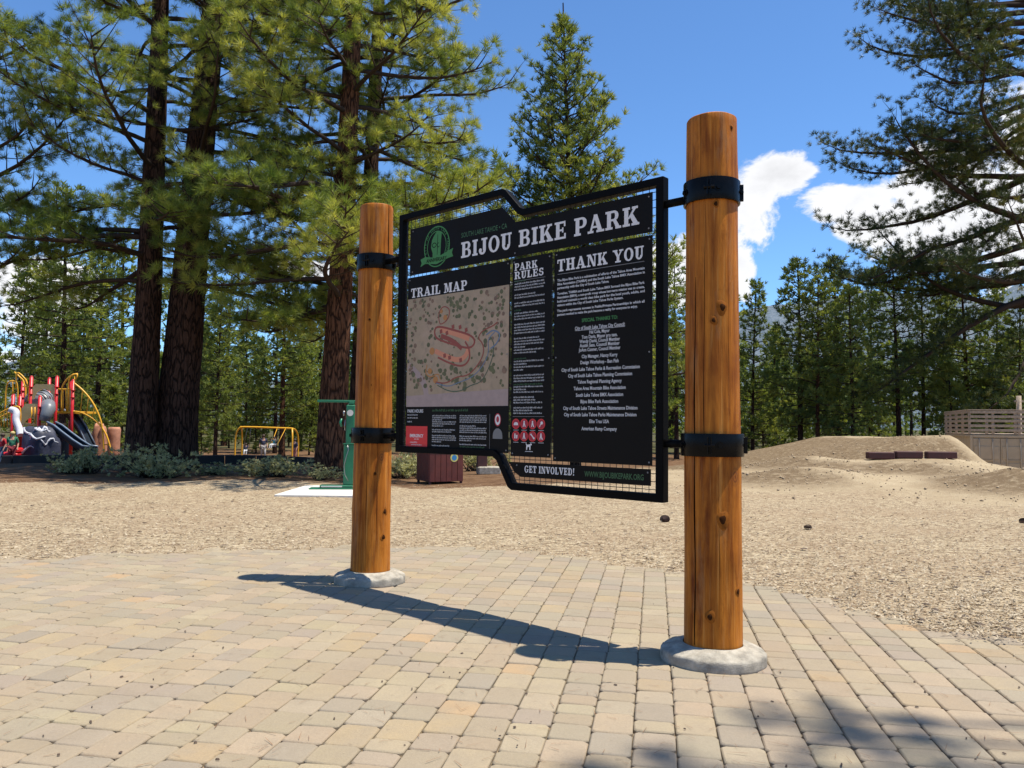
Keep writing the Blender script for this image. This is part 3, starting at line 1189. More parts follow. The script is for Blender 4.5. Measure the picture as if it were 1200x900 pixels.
def G_E():
    return stem(.1) + rect(.3, .88, .7, 1) + rect(.3, .45, .56, .56) + rect(.3, 0, .72, .12) + rect(.62, .7, .72, 1) + rect(.64, 0, .75, .31) + rect(.5, .36, .59, .65), .78


def G_P():
    return stem(.1) + rect(.3, .88, .52, 1) + rect(.3, .4, .54, .51) + arc(.5, .7, .3, .3, -90, 90, .22, .12), .8


def G_A():
    return quad((.08, 0), (.2, 0), (.5, .98), (.38, 1)) + quad((.34, 1), (.56, 1), (.9, 0), (.64, 0)) + rect(.22, .26, .7, .37) + rect(-.02, 0, .34, SE) + rect(.52, 0, 1.0, SE), .98


def G_R():
    return stem(.1) + rect(.3, .88, .52, 1) + rect(.3, .44, .52, .55) + arc(.5, .72, .28, .28, -90, 90, .2, .12) + quad((.44, .5), (.62, .52), (.86, .08), (.62, .08)) + rect(.6, 0, .94, SE), .93


def G_T():
    return rect(.28, 0, .28 + SW, 1) + rect(.16, 0, .63, SE) + rect(0, .88, .79, 1) + rect(0, .68, .1, 1) + rect(.69, .68, .79, 1), .81


def G_H():
    return stem(.1) + stem(.58) + rect(.3, .45, .6, .56), .94


def G_N():
    return rect(.12, 0, .23, 1) + rect(0, 0, .36, SE) + rect(0, 1 - SE, .34, 1) + quad((.12, 1), (.38, 1), (.84, 0), (.62, 0)) + rect(.73, 0, .84, 1) + rect(.58, 1 - SE, .95, 1), .95


def G_Y():
    return rect(.34, 0, .34 + SW, .5) + rect(.2, 0, .71, SE) + quad((.06, .95), (.32, .95), (.58, .42), (.36, .4)) + quad((.42, .42), (.56, .46), (.86, .95), (.72, .95)) + rect(-.03, 1 - SE, .4, 1) + rect(.56, 1 - SE, .94, 1), .93


def G_L():
    return stem(.1) + rect(.3, 0, .7, .12) + rect(.6, 0, .71, .36), .75


def G_M():
    return rect(.12, 0, .23, 1) + rect(0, 0, .35, SE) + rect(0, 1 - SE, .34, 1) + quad((.14, 1), (.38, 1), (.62, .12), (.46, .05)) + quad((.5, .05), (.62, .2), (.84, 1), (.74, 1)) + stem(.78), 1.14


def G_S():
    return arc(.36, .72, .3, .29, 20, 270, .2, .12, 16) + arc(.38, .29, .32, .3, -160, 90, .2, .12, 16) + rect(.56, .68, .66, .98) + rect(.04, .04, .13, .34), .74


def G_V():
    return quad((.06, .95), (.34, .95), (.6, .06), (.4, .0)) + quad((.42, .0), (.56, .04), (.86, .95), (.73, .95)) + rect(-.03, 1 - SE, .42, 1) + rect(.56, 1 - SE, .95, 1), .94


def G_G():
    return arc(.43, .5, .43, .52, 40, 325, .22, .12, 24) + rect(.6, .08, .82, .46) + rect(.48, .38, .92, .48) + rect(.7, .66, .8, .99), .92


def G_D():
    return stem(.1) + rect(.3, .88, .46, 1) + rect(.3, 0, .46, .12) + arc(.44, .5, .4, .5, -90, 90, .22, .12, 18), .88


def G_X():
    return quad((.06, .3 + .7), (.3, 1), (.22, .3), (.14, .3)) + rect(.08, 0, .28, .17), .34


GLY = dict(B=G_B, I=G_I, J=G_J, O=G_O, U=G_U, K=G_K, E=G_E, P=G_P, A=G_A, R=G_R, T=G_T, H=G_H, N=G_N, Y=G_Y, L=G_L, M=G_M, S=G_S, V=G_V, G=G_G, D=G_D)
GLY['!'] = G_X


def slab_text(s, x0, x1, z, h, mat, parent):
    """slab capitals fitted between x0 and x1, each letter a piece of its own"""
    glyphs, cur = [], 0.0
    for ch in s:
        if ch == ' ':
            cur += .42
            continue
        ps, w = GLY[ch]()
        glyphs.append([[(cur + a, b) for a, b in p] for p in ps])
        cur += w + .085
    cur -= .085
    kx = (x1 - x0) / cur
    for g in glyphs:
        mb = MB()
        for i, p in enumerate(g):
            # every stroke a hair in front of the last so that none share a plane
            mb.flat([(x0 + a * kx, z + b * h) for a, b in p], YP - .0012 - (i % 40) * 2.5e-5)
        mb.build('letter', mat, parent, recalc=False)


def txt(s, x, z, h, mat, parent, width=None, align='LEFT', bold=.0, ls=1.0):
    """plain sans lettering: cap height h, baseline z"""
    cu = bpy.data.curves.new('lettering', 'FONT')
    cu.body = s
    cu.size = h / 0.70
    cu.align_x = align
    cu.offset = bold * h
    cu.space_line = ls
    cu.resolution_u = 2
    ob = bpy.data.objects.new('tmp', cu)
    COL.objects.link(ob)
    dg = bpy.context.evaluated_depsgraph_get()
    me = bpy.data.meshes.new_from_object(ob.evaluated_get(dg))
    bpy.data.objects.remove(ob)
    co = np.empty(len(me.vertices) * 3, dtype=np.float32)
    me.vertices.foreach_get('co', co)
    co = co.reshape(-1, 3)
    if len(co) == 0:
        return
    if width:
        w = co[:, 0].max() - co[:, 0].min()
        co[:, 0] *= width / w
    new = np.stack([co[:, 0] + x, np.full(len(co), YP - .0011), co[:, 1] + z], -1)
    me.vertices.foreach_set('co', new.astype(np.float32).ravel())
    me.name = 'lettering'
    me.materials.clear()
    me.update()
    return link('lettering', me, parent, mat)


slab_text('BIJOU BIKE PARK', 1.114, 2.807, 2.750, .127, M_white, p_head)
slab_text('THANK YOU', 2.112, 2.842, 2.517, .086, M_white, p_thx)
slab_text('TRAIL MAP', .507, 1.187, 2.488, .079, M_white, p_map)
slab_text('PARK', 1.697, 1.925, 2.574, .056, M_white, p_rule)
slab_text('RULES', 1.697, 1.985, 2.510, .056, M_white, p_rule)
slab_text('GET INVOLVED!', 1.817, 2.278, 1.070, .050, M_white, p_foot)
txt('WWW.BIJOUBIKEPARK.ORG', 2.366, 1.068, .038, M_greend, p_foot, width=.478, bold=.02)
txt('SOUTH LAKE TAHOE \u2022 CA', 1.114, 2.915, .040, M_greend, p_head, width=.50, bold=.01)
MB().flat([(2.115, 2.496), (2.845, 2.496), (2.845, 2.500), (2.115, 2.500)], YP - .001).build('rule_line', M_grey, p_thx)
MB().flat([(1.695, 2.494), (2.0, 2.494), (2.0, 2.497), (1.695, 2.497)], YP - .001).build('rule_line', M_grey, p_rule)

paras = [["The Bijou Bike Park is a culmination of efforts of the Tahoe Area Mountain", "Bike Association (TAMBA) and the South Lake Tahoe BMX Association in", "partnership with the City of South Lake Tahoe."],
         ["Together, TAMBA and South Lake Tahoe BMX formed the Bijou Bike Park", "Association (BBPA), a non-profit group whose long-term mission was to create,", "build and maintain a world class bike park for the local youth, adults, and", "visitors within the City of South Lake Tahoe Parks System."],
         ["The park represents success in Public/Private Partnerships in which all", "partners worked to make the park become a reality for everyone to enjoy."]]
zz = 2.446
for pi, pp in enumerate(paras):
    for i, ln in enumerate(pp):
        last = (i == len(pp) - 1)
        wd = .735 if not last or pi == 2 else len(ln) / 75 * .735
        if last and pi == 2:
            wd = .68
        txt(ln, 2.113, zz, .0165, M_text, p_thx, width=wd, bold=.045)
        zz -= .0278
    zz -= .0125
names = [("SPECIAL THANKS TO:", 369, .30, 1), ("City of South Lake Tahoe City Council:", 378, .42, 0), ("Hal Cole, Mayor", 383.8, .17, 0), ("Tom Davis, Mayor pro tem.", 389.3, .30, 0), ("Wendy David, Council Member", 394.4, .34, 0),
         ("Austin Sass, Council Member", 399.4, .335, 0), ("JoAnn Conner, Council Member", 404.6, .35, 0), ("City Manager, Nancy Kerry", 412.6, .30, 0), ("Design Workshop - Ben Fish", 419.8, .32, 0),
         ("City of South Lake Tahoe Parks & Recreation Commission", 427.8, .655, 0), ("City of South Lake Tahoe Planning Commission", 435.3, .535, 0), ("Tahoe Regional Planning Agency", 443, .37, 0),
         ("Tahoe Area Mountain Bike Association", 450.8, .435, 0), ("South Lake Tahoe BMX Association", 458.8, .395, 0), ("Bijou Bike Park Association", 466.6, .315, 0),
         ("City of South Lake Tahoe Streets Maintenance Division", 474.5, .62, 0), ("City of South Lake Tahoe Parks Maintenance Division", 482.2, .605, 0), ("Elite Trax USA", 490.2, .165, 0), ("American Ramp Company", 498.8, .295, 0)]
for s, py, wd, g in names:
    zt = 2.132 - (py - 372) * .005786 - .012
    txt(s, 2.485, zt, .0235, M_green if g else M_text, p_thx, width=wd, align='CENTER', bold=.035)
zt = 2.132 - (378 - 372) * .005786 - .018
MB().flat([(2.275, zt), (2.695, zt), (2.695, zt + .003), (2.275, zt + .003)], YP - .001).build('rule_line', M_text, p_thx)


def word_lines(name, x0, x1, z0, z1, pitch, h, mat, parent, seed, gaps=()):
    """runs of print too small to read in the photograph"""
    rng = random.Random(seed)
    mb = MB()
    z, i = z0, 0
    while z > z1:
        if i in gaps:
            z -= pitch * .9
        end = x1 if rng.random() < .68 else x0 + (x1 - x0) * rng.uniform(.25, .85)
        x = x0
        while x < end - .006:
            w = rng.uniform(.45, 1.9) * h * 1.4
            w = min(w, end - x)
            # a word is a few letter-like ticks
            q = x
            while q < x + w:
                hh = h * rng.choice((.72, .72, 1.0))
                mb.flat([(q, z), (q + h * .24, z), (q + h * .24, z + hh), (q, z + hh)], YP - .001)
                if rng.random() < .6:
                    zz_ = z + h * rng.choice((.0, .3, .55))
                    mb.flat([(q + h * .24, zz_), (q + h * .5, zz_), (q + h * .5, zz_ + h * .18), (q + h * .24, zz_ + h * .18)], YP - .0011)
                q += h * .52
            x = q + h * .35
        z -= pitch
        i += 1
    o = mb.build(name, mat, parent, recalc=False)
    o['kind'] = 'stuff'
    return o


word_lines('lettering', 1.70, 1.995, 2.468, 2.29, .0215, .0125, M_text, p_rule, 1, (3, 5))
word_lines('lettering', 1.70, 1.995, 2.245, 1.935, .0215, .0125, M_text, p_rule, 2, (3, 7))
word_lines('lettering', 1.70, 1.995, 1.885, 1.725, .0215, .0125, M_text, p_rule, 3, (4,))
word_lines('lettering', 1.70, 1.985, 1.695, 1.495, .0200, .0125, M_text, p_rule, 4, (3, 6))
for zc_, w in ((2.488, .16), (2.268, .15), (1.905, .12), (1.712, .28)):
    word_lines('lettering', 1.70, 1.70 + w, zc_, zc_ - .01, .02, .0125, M_greend, p_rule, int(zc_ * 77))
MB().flat([(1.695, 1.478), (2.0, 1.478), (2.0, 1.481), (1.695, 1.481)], YP - .001).build('rule_line', M_grey, p_rule)

# prohibition pictograms
def disc(cx, cz, r, y, n=20, sc=1.0):
    return [(cx + r * math.cos(2 * math.pi * k / n), cz + sc * r * math.sin(2 * math.pi * k / n)) for k in range(n)]


for r_i, zc_ in enumerate((1.425, 1.335)):
    for c_i in range(4):
        cx = 1.727 + c_i * .0815
        MB().flat(disc(cx, zc_, .0375, 0), YP - .001).build('pictogram', M_redd, p_rule)
        mb = MB()
        for p in arc(cx, zc_, .0385, .0385, 0, 360, .0065, .0065, 20):
            mb.flat(p, YP - .0013)
        mb.build('pictogram_ring', M_red, p_rule, recalc=False)
        mb = MB()
        k = r_i * 4 + c_i
        if k == 0:      # car
            mb.flat([(cx - .022, zc_ - .01), (cx + .022, zc_ - .01), (cx + .02, zc_ + .004), (cx + .01, zc_ + .012), (cx - .01, zc_ + .012), (cx - .02, zc_ + .004)], YP - .0015)
        elif k in (1, 2, 5, 7):   # standing or running figures
            mb.flat(disc(cx, zc_ + .017, .0065, 0, 10), YP - .0015)
            sw_ = .006 if k != 7 else .018
            mb.flat([(cx - .008, zc_ - .002), (cx + .008, zc_ - .002), (cx + .006, zc_ + .011), (cx - .006, zc_ + .011)], YP - .0016)
            mb.flat([(cx - .014, zc_ - .022), (cx - .007, zc_ - .022), (cx + .001, zc_ - .002), (cx - .008, zc_ - .002)], YP - .0017)
            mb.flat([(cx + .014 + sw_ * .3, zc_ - .022), (cx + .007, zc_ - .022), (cx - .001, zc_ - .002), (cx + .008, zc_ - .002)], YP - .0018)
        elif k == 3:    # paddle
            mb.flat(disc(cx + .006, zc_ + .008, .012, 0, 12), YP - .0015)
            mb.flat([(cx - .018, zc_ - .02), (cx - .012, zc_ - .023), (cx + .002, zc_ + .002), (cx - .003, zc_ + .005)], YP - .0016)
        elif k == 4:    # bottle and glass
            mb.flat([(cx - .015, zc_ - .018), (cx - .003, zc_ - .018), (cx - .003, zc_ + .006), (cx - .006, zc_ + .02), (cx - .012, zc_ + .02), (cx - .015, zc_ + .006)], YP - .0015)
            mb.flat([(cx + .004, zc_ - .018), (cx + .014, zc_ - .018), (cx + .017, zc_ + .008), (cx + .002, zc_ + .008)], YP - .0016)
        else:           # bone-like stroke
            mb.flat([(cx - .018, zc_ + .013), (cx - .012, zc_ + .019), (cx + .018, zc_ - .013), (cx + .012, zc_ - .019)], YP - .0015)
            mb.flat(disc(cx + .014, zc_ - .014, .008, 0, 8), YP - .0016)
            mb.flat(disc(cx - .014, zc_ + .014, .007, 0, 8), YP - .0017)
        mb.build('pictogram_figure', M_white, p_rule, recalc=False)
        MB().flat([(cx - .026, zc_ - .0475), (cx + .026, zc_ - .0475), (cx + .026, zc_ - .0445), (cx - .026, zc_ - .0445)], YP - .001).build('caption_line', M_text, p_rule)
# the dog symbol
dz = 1.235
mb = MB()
mb.flat([(1.83, dz), (1.839, dz), (1.843, dz + .022), (1.86, dz + .022), (1.862, dz), (1.871, dz), (1.873, dz + .034), (1.885, dz + .036), (1.883, dz + .045), (1.874, dz + .05), (1.868, dz + .042), (1.84, dz + .038), (1.829, dz + .05), (1.826, dz + .046), (1.832, dz + .032)], YP - .0012)
mb.build('dog_pictogram', M_white, p_rule, recalc=False)
MB().flat([(1.82, 1.222), (1.895, 1.222), (1.895, 1.226), (1.82, 1.226)], YP - .001).build('caption_line', M_text, p_rule)

# logo: oval wreath, tree-stump-like figure, ribbon
LX, LZ = .822, 2.888
mb = MB()
for i, p in enumerate(arc(LX, LZ, .158, .172, 0, 360, .010, .010, 36) + arc(LX, LZ, .118, .132, 0, 360, .007, .007, 36)):
    mb.flat(p, YP - .0012 - (i % 2) * 3e-5)
mb.flat([(LX - .045, LZ - .125), (LX + .045, LZ - .115), (LX + .05, LZ + .02), (LX + .06, LZ + .11), (LX + .04, LZ + .125), (LX + .0, LZ + .128), (LX - .03, LZ + .1), (LX - .06, LZ + .06), (LX - .07, LZ + .0), (LX - .05, LZ - .05)], YP - .0013)
mb.flat([(LX - .2, LZ - .085), (LX - .14, LZ - .07), (LX, LZ - .095), (LX + .14, LZ - .055), (LX + .2, LZ - .04), (LX + .185, LZ - .075), (LX + .2, LZ - .108), (LX + .14, LZ - .115), (LX, LZ - .148), (LX - .14, LZ - .128), (LX - .2, LZ - .148), (LX - .185, LZ - .115)], YP - .00155)
mb.build('emblem', M_green, p_head, recalc=False)
mb = MB()
for i, p in enumerate(arc(LX - .03, LZ + .015, .028, .022, 0, 360, .007, .007, 14) + arc(LX + .02, LZ + .01, .018, .02, 60, 330, .007, .006, 10)):
    mb.flat(p, YP - .0019 - (i % 2) * 3e-5)
mb.flat([(LX + .004, LZ - .07), (LX + .01, LZ - .07), (LX + .016, LZ + .1), (LX + .01, LZ + .1)], YP - .0018)
mb.build('emblem_line', M_panel, p_head, recalc=False)
txt('ANNIVERSARY', LX, LZ - .123, .03, M_panel, p_head, width=.25, align='CENTER', bold=.03)
bpy.data.objects[-1] if False else None
for o in p_head.children:
    if o.name.startswith('lettering') and o.data.materials and o.data.materials[0] == M_panel:
        o.location.y = -.0012
# letters round the oval
for k, ch in enumerate('CITY OF SOUTH LAKE TAHOE'):
    if ch == ' ':
        continue
    a = R_(196 - k * 9.4)
    r1, r2 = .138, .151
    cx, cz = LX + r1 * math.cos(a), LZ + r2 * math.sin(a)
    o = txt(ch, 0, 0, .020, M_green, p_head, align='CENTER', bold=.02)
    co = [v.co.copy() for v in o.data.vertices]
    rt = a - math.pi / 2
    for v, c in zip(o.data.vertices, co):
        xx_, zz_ = c.x, c.z - .010
        v.co.x = cx + xx_ * math.cos(rt) - zz_ * math.sin(rt)
        v.co.z = cz + xx_ * math.sin(rt) + zz_ * math.cos(rt)

# ---- the trail map print
def f_map(b, bs):
    tc = b.add('ShaderNodeTexCoord').outputs['Object']
    n = b.noise(tc, 2.2, 5, 0.6)
    n2 = b.noise(tc, 14, 6, 0.7)
    c = b.mix(b.mapr(n, 0.35, 0.65), (0.46, 0.315, 0.20), (0.36, 0.265, 0.155))
    c = b.mix(b.mapr(n2, 0.5, 0.72, 0, 0.55), c, (0.17, 0.15, 0.095))
    c = b.mix(b.mapr(n2, 0.3, 0.42, 0.5, 0), c, (0.50, 0.35, 0.25))
    b.l.new(c, bs.inputs['Base Color'])


M_map = pmat('map_print', None, 0.6, 0, f_map)
M_mtree = worn('map_tree', (0.125, 0.12, 0.052), 0.7, 0, 0.4, 30)
M_mtree2 = worn('map_tree_brown', (0.21, 0.13, 0.08), 0.7, 0, 0.4, 30)
M_mroad = worn('map_road', (0.40, 0.29, 0.25), 0.7, 0, 0.1, 20)
M_msalmon = pmat('map_salmon', (0.66, 0.25, 0.13), 0.6)
M_mdred = pmat('map_red', (0.30, 0.065, 0.04), 0.6)
M_mor = pmat('map_orange', (0.48, 0.20, 0.05), 0.6)
M_mblue = pmat('map_blue', (0.15, 0.20, 0.26), 0.6)
M_mgrn = pmat('map_green', (0.07, 0.11, 0.06), 0.6)
MX0, MX1, MZ0, MZ1 = .468, 1.645, 1.560, 2.478


def mp(u, v):
    """u,v in 0..1 across the map, v from the top"""
    return MX0 + (MX1 - MX0) * u, MZ1 - (MZ1 - MZ0) * v


mapo = MB().flat([(MX0, MZ0), (MX1, MZ0), (MX1, MZ1), (MX0, MZ1)], YP - .0010).build('map_print', M_map, p_map, recalc=False)


def strip(pts, w, y, mat, name='map_path', closed=False):
    P = [Vector(mp(*p)) for p in pts]
    # smooth
    for _ in range(2):
        Q = []
        m = len(P)
        for i in range(m if closed else m - 1):
            a, b = P[i], P[(i + 1) % m]
            Q += [a * .75 + b * .25, a * .25 + b * .75]
        if not closed:
            Q = [P[0]] + Q + [P[-1]]
        P = Q
    m = len(P)
    vs = []
    for i in range(m):
        t = (P[(i + 1) % m] - P[i - 1]) if closed else (P[min(i + 1, m - 1)] - P[max(0, i - 1)])
        t.normalize()
        n = Vector((-t.y, t.x)) * w / 2
        vs += [(P[i].x + n.x, y, P[i].y + n.y), (P[i].x - n.x, y, P[i].y - n.y)]
    fs = [(2 * i, 2 * i + 1, (2 * i + 3) % (2 * m), (2 * i + 2) % (2 * m)) for i in range(m if closed else m - 1)]
    return MB().add(vs, fs).build(name, mat, p_map, recalc=False)


MB().flat([mp(0, .90), mp(1, .86), mp(1, 1), mp(0, 1)][::-1], YP - .0013).build('map_road', M_mroad, p_map, recalc=False)
strip([(.02, .62), (.12, .70), (.2, .8), (.22, .92)], .06, YP - .0014, M_mroad, 'map_road')
rm = random.Random(21)
tt, tb = MB(), MB()
for i in range(360):
    u, v = rm.uniform(.01, .97), rm.uniform(.02, .86)
    if v > .82 and rm.random() < .6:
        continue
    core = (u - .47) ** 2 / .045 + (v - .45) ** 2 / .05
    if core < 1 and rm.random() < .85:
        continue
    if .10 < u < .22 and .28 < v < .55:
        continue
    x_, z_ = mp(u, v)
    r = rm.uniform(.008, .021) * (1.3 if v > .6 and rm.random() < .4 else 1)
    (tb if (u < .3 or u > .75) and rm.random() < .5 else tt).flat(disc(x_, z_, r, 0, 9, rm.uniform(.8, 1.1)), YP - .0016 - (i % 30) * 1e-5)
o = tt.build('map_tree', M_mtree, p_map, recalc=False)
o['kind'] = 'stuff'
o = tb.build('map_tree', M_mtree2, p_map, recalc=False)
o['kind'] = 'stuff'
strip([(.34, .28), (.52, .34), (.66, .39), (.70, .45), (.66, .50), (.58, .49), (.38, .42), (.30, .38), (.29, .30)], .017, YP - .0021, M_mdred, closed=True)
strip([(.35, .31), (.50, .36), (.64, .42)], .042, YP - .0020, M_msalmon)
strip([(.36, .37), (.48, .42), (.57, .50)], .036, YP - .0022, M_mdred)
strip([(.30, .50), (.40, .55), (.52, .60), (.60, .58), (.64, .50)], .042, YP - .00195, M_msalmon)
strip([(.33, .56), (.45, .62), (.58, .66), (.65, .60), (.64, .50), (.60, .44)], .016, YP - .0023, M_mdred)
for (u, v) in ((.40, .55), (.45, .57), (.56, .60), (.48, .30), (.55, .31), (.61, .34), (.36, .33), (.42, .35)):
    x_, z_ = mp(u, v)
    MB().flat([(x_ - .012, z_ - .02), (x_ + .018, z_ - .012), (x_ + .012, z_ + .02), (x_ - .018, z_ + .012)], YP - .00245).build('map_jump', M_mdred, p_map, recalc=False)
for (u, v, r) in ((.27, .50, .032), (.31, .76, .03), (.25, .68, .026), (.40, .21, .024), (.36, .15, .018)):
    MB().flat(disc(*mp(u, v), r, 0, 8), YP - .0024).build('map_start', M_mor, p_map, recalc=False)
strip([(.22, .62), (.20, .70), (.26, .74), (.34, .70), (.36, .76)], .009, YP - .0025, M_mor)
strip([(.34, .25), (.33, .16), (.38, .10), (.45, .14), (.43, .23), (.36, .27)], .009, YP - .0025, M_mdred, closed=True)
strip([(.31, .78), (.42, .80), (.52, .74), (.63, .74), (.72, .66), (.78, .56), (.77, .47), (.72, .42), (.76, .36), (.86, .33), (.9, .30)], .010, YP - .0026, M_mdred)
strip([(.32, .79), (.44, .83), (.55, .79), (.66, .76), (.76, .68), (.83, .55), (.81, .44), (.88, .38)], .008, YP - .00265, M_mblue)
strip([(.33, .81), (.45, .87), (.57, .87), (.66, .82), (.76, .80), (.84, .66), (.88, .50), (.84, .42)], .008, YP - .0027, M_mgrn)
strip([(.80, .40), (.86, .36), (.93, .40), (.90, .48), (.84, .52)], .012, YP - .00275, M_mblue)
# print under the map
MB().flat([(.470, 1.212), (.742, 1.212), (.742, 1.398), (.470, 1.398)], YP - .0012).build('emergency_box', M_red, p_map, recalc=False)
o = txt('EMERGENCY', .606, 1.305, .026, M_white, p_map, width=.17, align='CENTER', bold=.04)
o.location.y = -.0006
for w, z_ in ((.05, 1.285), (.16, 1.258), (.13, 1.238)):
    o = word_lines('lettering', .606 - w / 2, .606 + w / 2, z_, z_ - .005, .02, .011, M_white, p_map, int(z_ * 99))
    o.location.y = -.0006
txt('PARK HOURS', .485, 1.512, .026, M_text, p_map, width=.20, bold=.04)
word_lines('lettering', .485, .62, 1.487, 1.46, .025, .012, M_text, p_map, 61)
word_lines('lettering', .485, .66, 1.430, 1.415, .018, .013, M_text, p_map, 62)
word_lines('lettering', .80, 1.22, 1.520, 1.51, .02, .020, M_greend, p_map, 63)
word_lines('lettering', .80, 1.08, 1.480, 1.245, .0165, .0115, M_text, p_map, 64, (6, 8, 12))
word_lines('lettering', 1.125, 1.42, 1.480, 1.26, .0165, .0115, M_text, p_map, 65, (4, 8, 11))
word_lines('lettering', 1.13, 1.40, 1.235, 1.23, .02, .013, M_greend, p_map, 66)
MB().flat([(1.455, 1.23), (1.458, 1.23), (1.458, 1.5), (1.455, 1.5)], YP - .001).build('rule_line', M_grey, p_map)
MB().flat(disc(1.54, 1.455, .030, 0, 20, 1.45), YP - .0012).build('round_badge', M_white, p_map, recalc=False)
mb = MB()
for p in arc(1.54, 1.455, .034, .05, 0, 360, .007, .009, 20):
    mb.flat(p, YP - .0014)
mb.flat(disc(1.54, 1.458, .015, 0, 12, 1.6), YP - .00145)
mb.build('badge_mark', M_redd, p_map, recalc=False)
MB().flat([(1.49, 1.31)] + [(1.54 + .05 * math.cos(R_(a)), 1.335 + .055 * math.sin(R_(a))) for a in range(180, -1, -20)] + [(1.59, 1.31)], YP - .0012).build('arched_badge', M_grey, p_map, recalc=False)

# ------------------------------------------------------------------ pines
def tuft_templates(K, seed, w, cone=1.15, n=8):
    """K needles as thin triangles fanning about +Z, unit length"""
    rs = np.random.RandomState(seed)
    out = []
    for _ in range(n):
        th = np.arccos(1 - rs.rand(K) * (1 - math.cos(cone)))
        ph = rs.rand(K) * 2 * math.pi
        L = rs.uniform(.72, 1.08, K)
        d = np.stack([np.sin(th) * np.cos(ph), np.sin(th) * np.sin(ph), np.cos(th)], -1)
        tip = d * L[:, None]
        tip[:, 2] -= 0.0
        base = np.stack([np.zeros(K), np.zeros(K), rs.uniform(-.35, .2, K)], -1)
        r = rs.normal(size=(K, 3))
        s = np.cross(d, r)
        s /= np.linalg.norm(s, axis=1, keepdims=True)
        s *= w / 2
        mid = base + (tip - base) * 0.45
        V = np.stack([base - s * .7, mid + s, tip], 1)
        # a needle fascicle: one triangle, wide in the middle
        V = np.stack([base + s * .6, base - s * .6, tip], 1)
        V[:, 0] = base + (tip - base) * .12 + s
        V[:, 1] = base + (tip - base) * .12 - s
        out.append(V.reshape(-1, 3))
    return np.stack(out)


def place_tufts(P, D, S, T, templ, rs):
    """P positions, D directions, S sizes, T tints -> V, F, tint"""
    n = len(P)
    D = D / np.linalg.norm(D, axis=1, keepdims=True)
    a = rs.normal(size=(n, 3))
    X = np.cross(D, a)
    X /= np.linalg.norm(X, axis=1, keepdims=True)
    Y = np.cross(D, X)
    M = np.stack([X, Y, D], -1)            # columns
    tv = templ[rs.randint(0, len(templ), n)]
    V = np.einsum('nij,nkj->nki', M, tv) * S[:, None, None] + P[:, None, :]
    m = tv.shape[1]
    V = V.reshape(-1, 3)
    F = np.arange(n * m).reshape(-1, 3)
    tn = np.repeat(T, m) + rs.uniform(-.08, .08, n * m)
    return V, F, np.clip(tn, 0, 1)


def np_tube(P, r, k=5):
    """P (m,3), r (m,) -> V,F(quads)"""
    m = len(P)
    T = np.gradient(P, axis=0)
    T /= np.linalg.norm(T, axis=1, keepdims=True) + 1e-9
    up = np.array([0, 0, 1.0]) if abs(T[:, 2]).mean() < .8 else np.array([1.0, 0, 0])
    X = np.cross(T, up)
    X /= np.linalg.norm(X, axis=1, keepdims=True) + 1e-9
    Y = np.cross(T, X)
    a = np.arange(k) * 2 * math.pi / k
    V = P[:, None, :] + (X[:, None, :] * np.cos(a)[None, :, None] + Y[:, None, :] * np.sin(a)[None, :, None]) * np.asarray(r)[:, None, None]
    V = V.reshape(-1, 3)
    i = np.arange(m - 1)[:, None] * k
    j = np.arange(k)[None, :]
    j2 = (np.arange(k)[None, :] + 1) % k
    F = np.stack([i + j, i + j2, i + k + j2, i + k + j], -1).reshape(-1, 4)
    return V, F


def join(parts):
    V, F, o = [], [], 0
    for v, f in parts:
        V.append(v)
        F.append(f + o)
        o += len(v)
    return np.concatenate(V), np.concatenate(F)


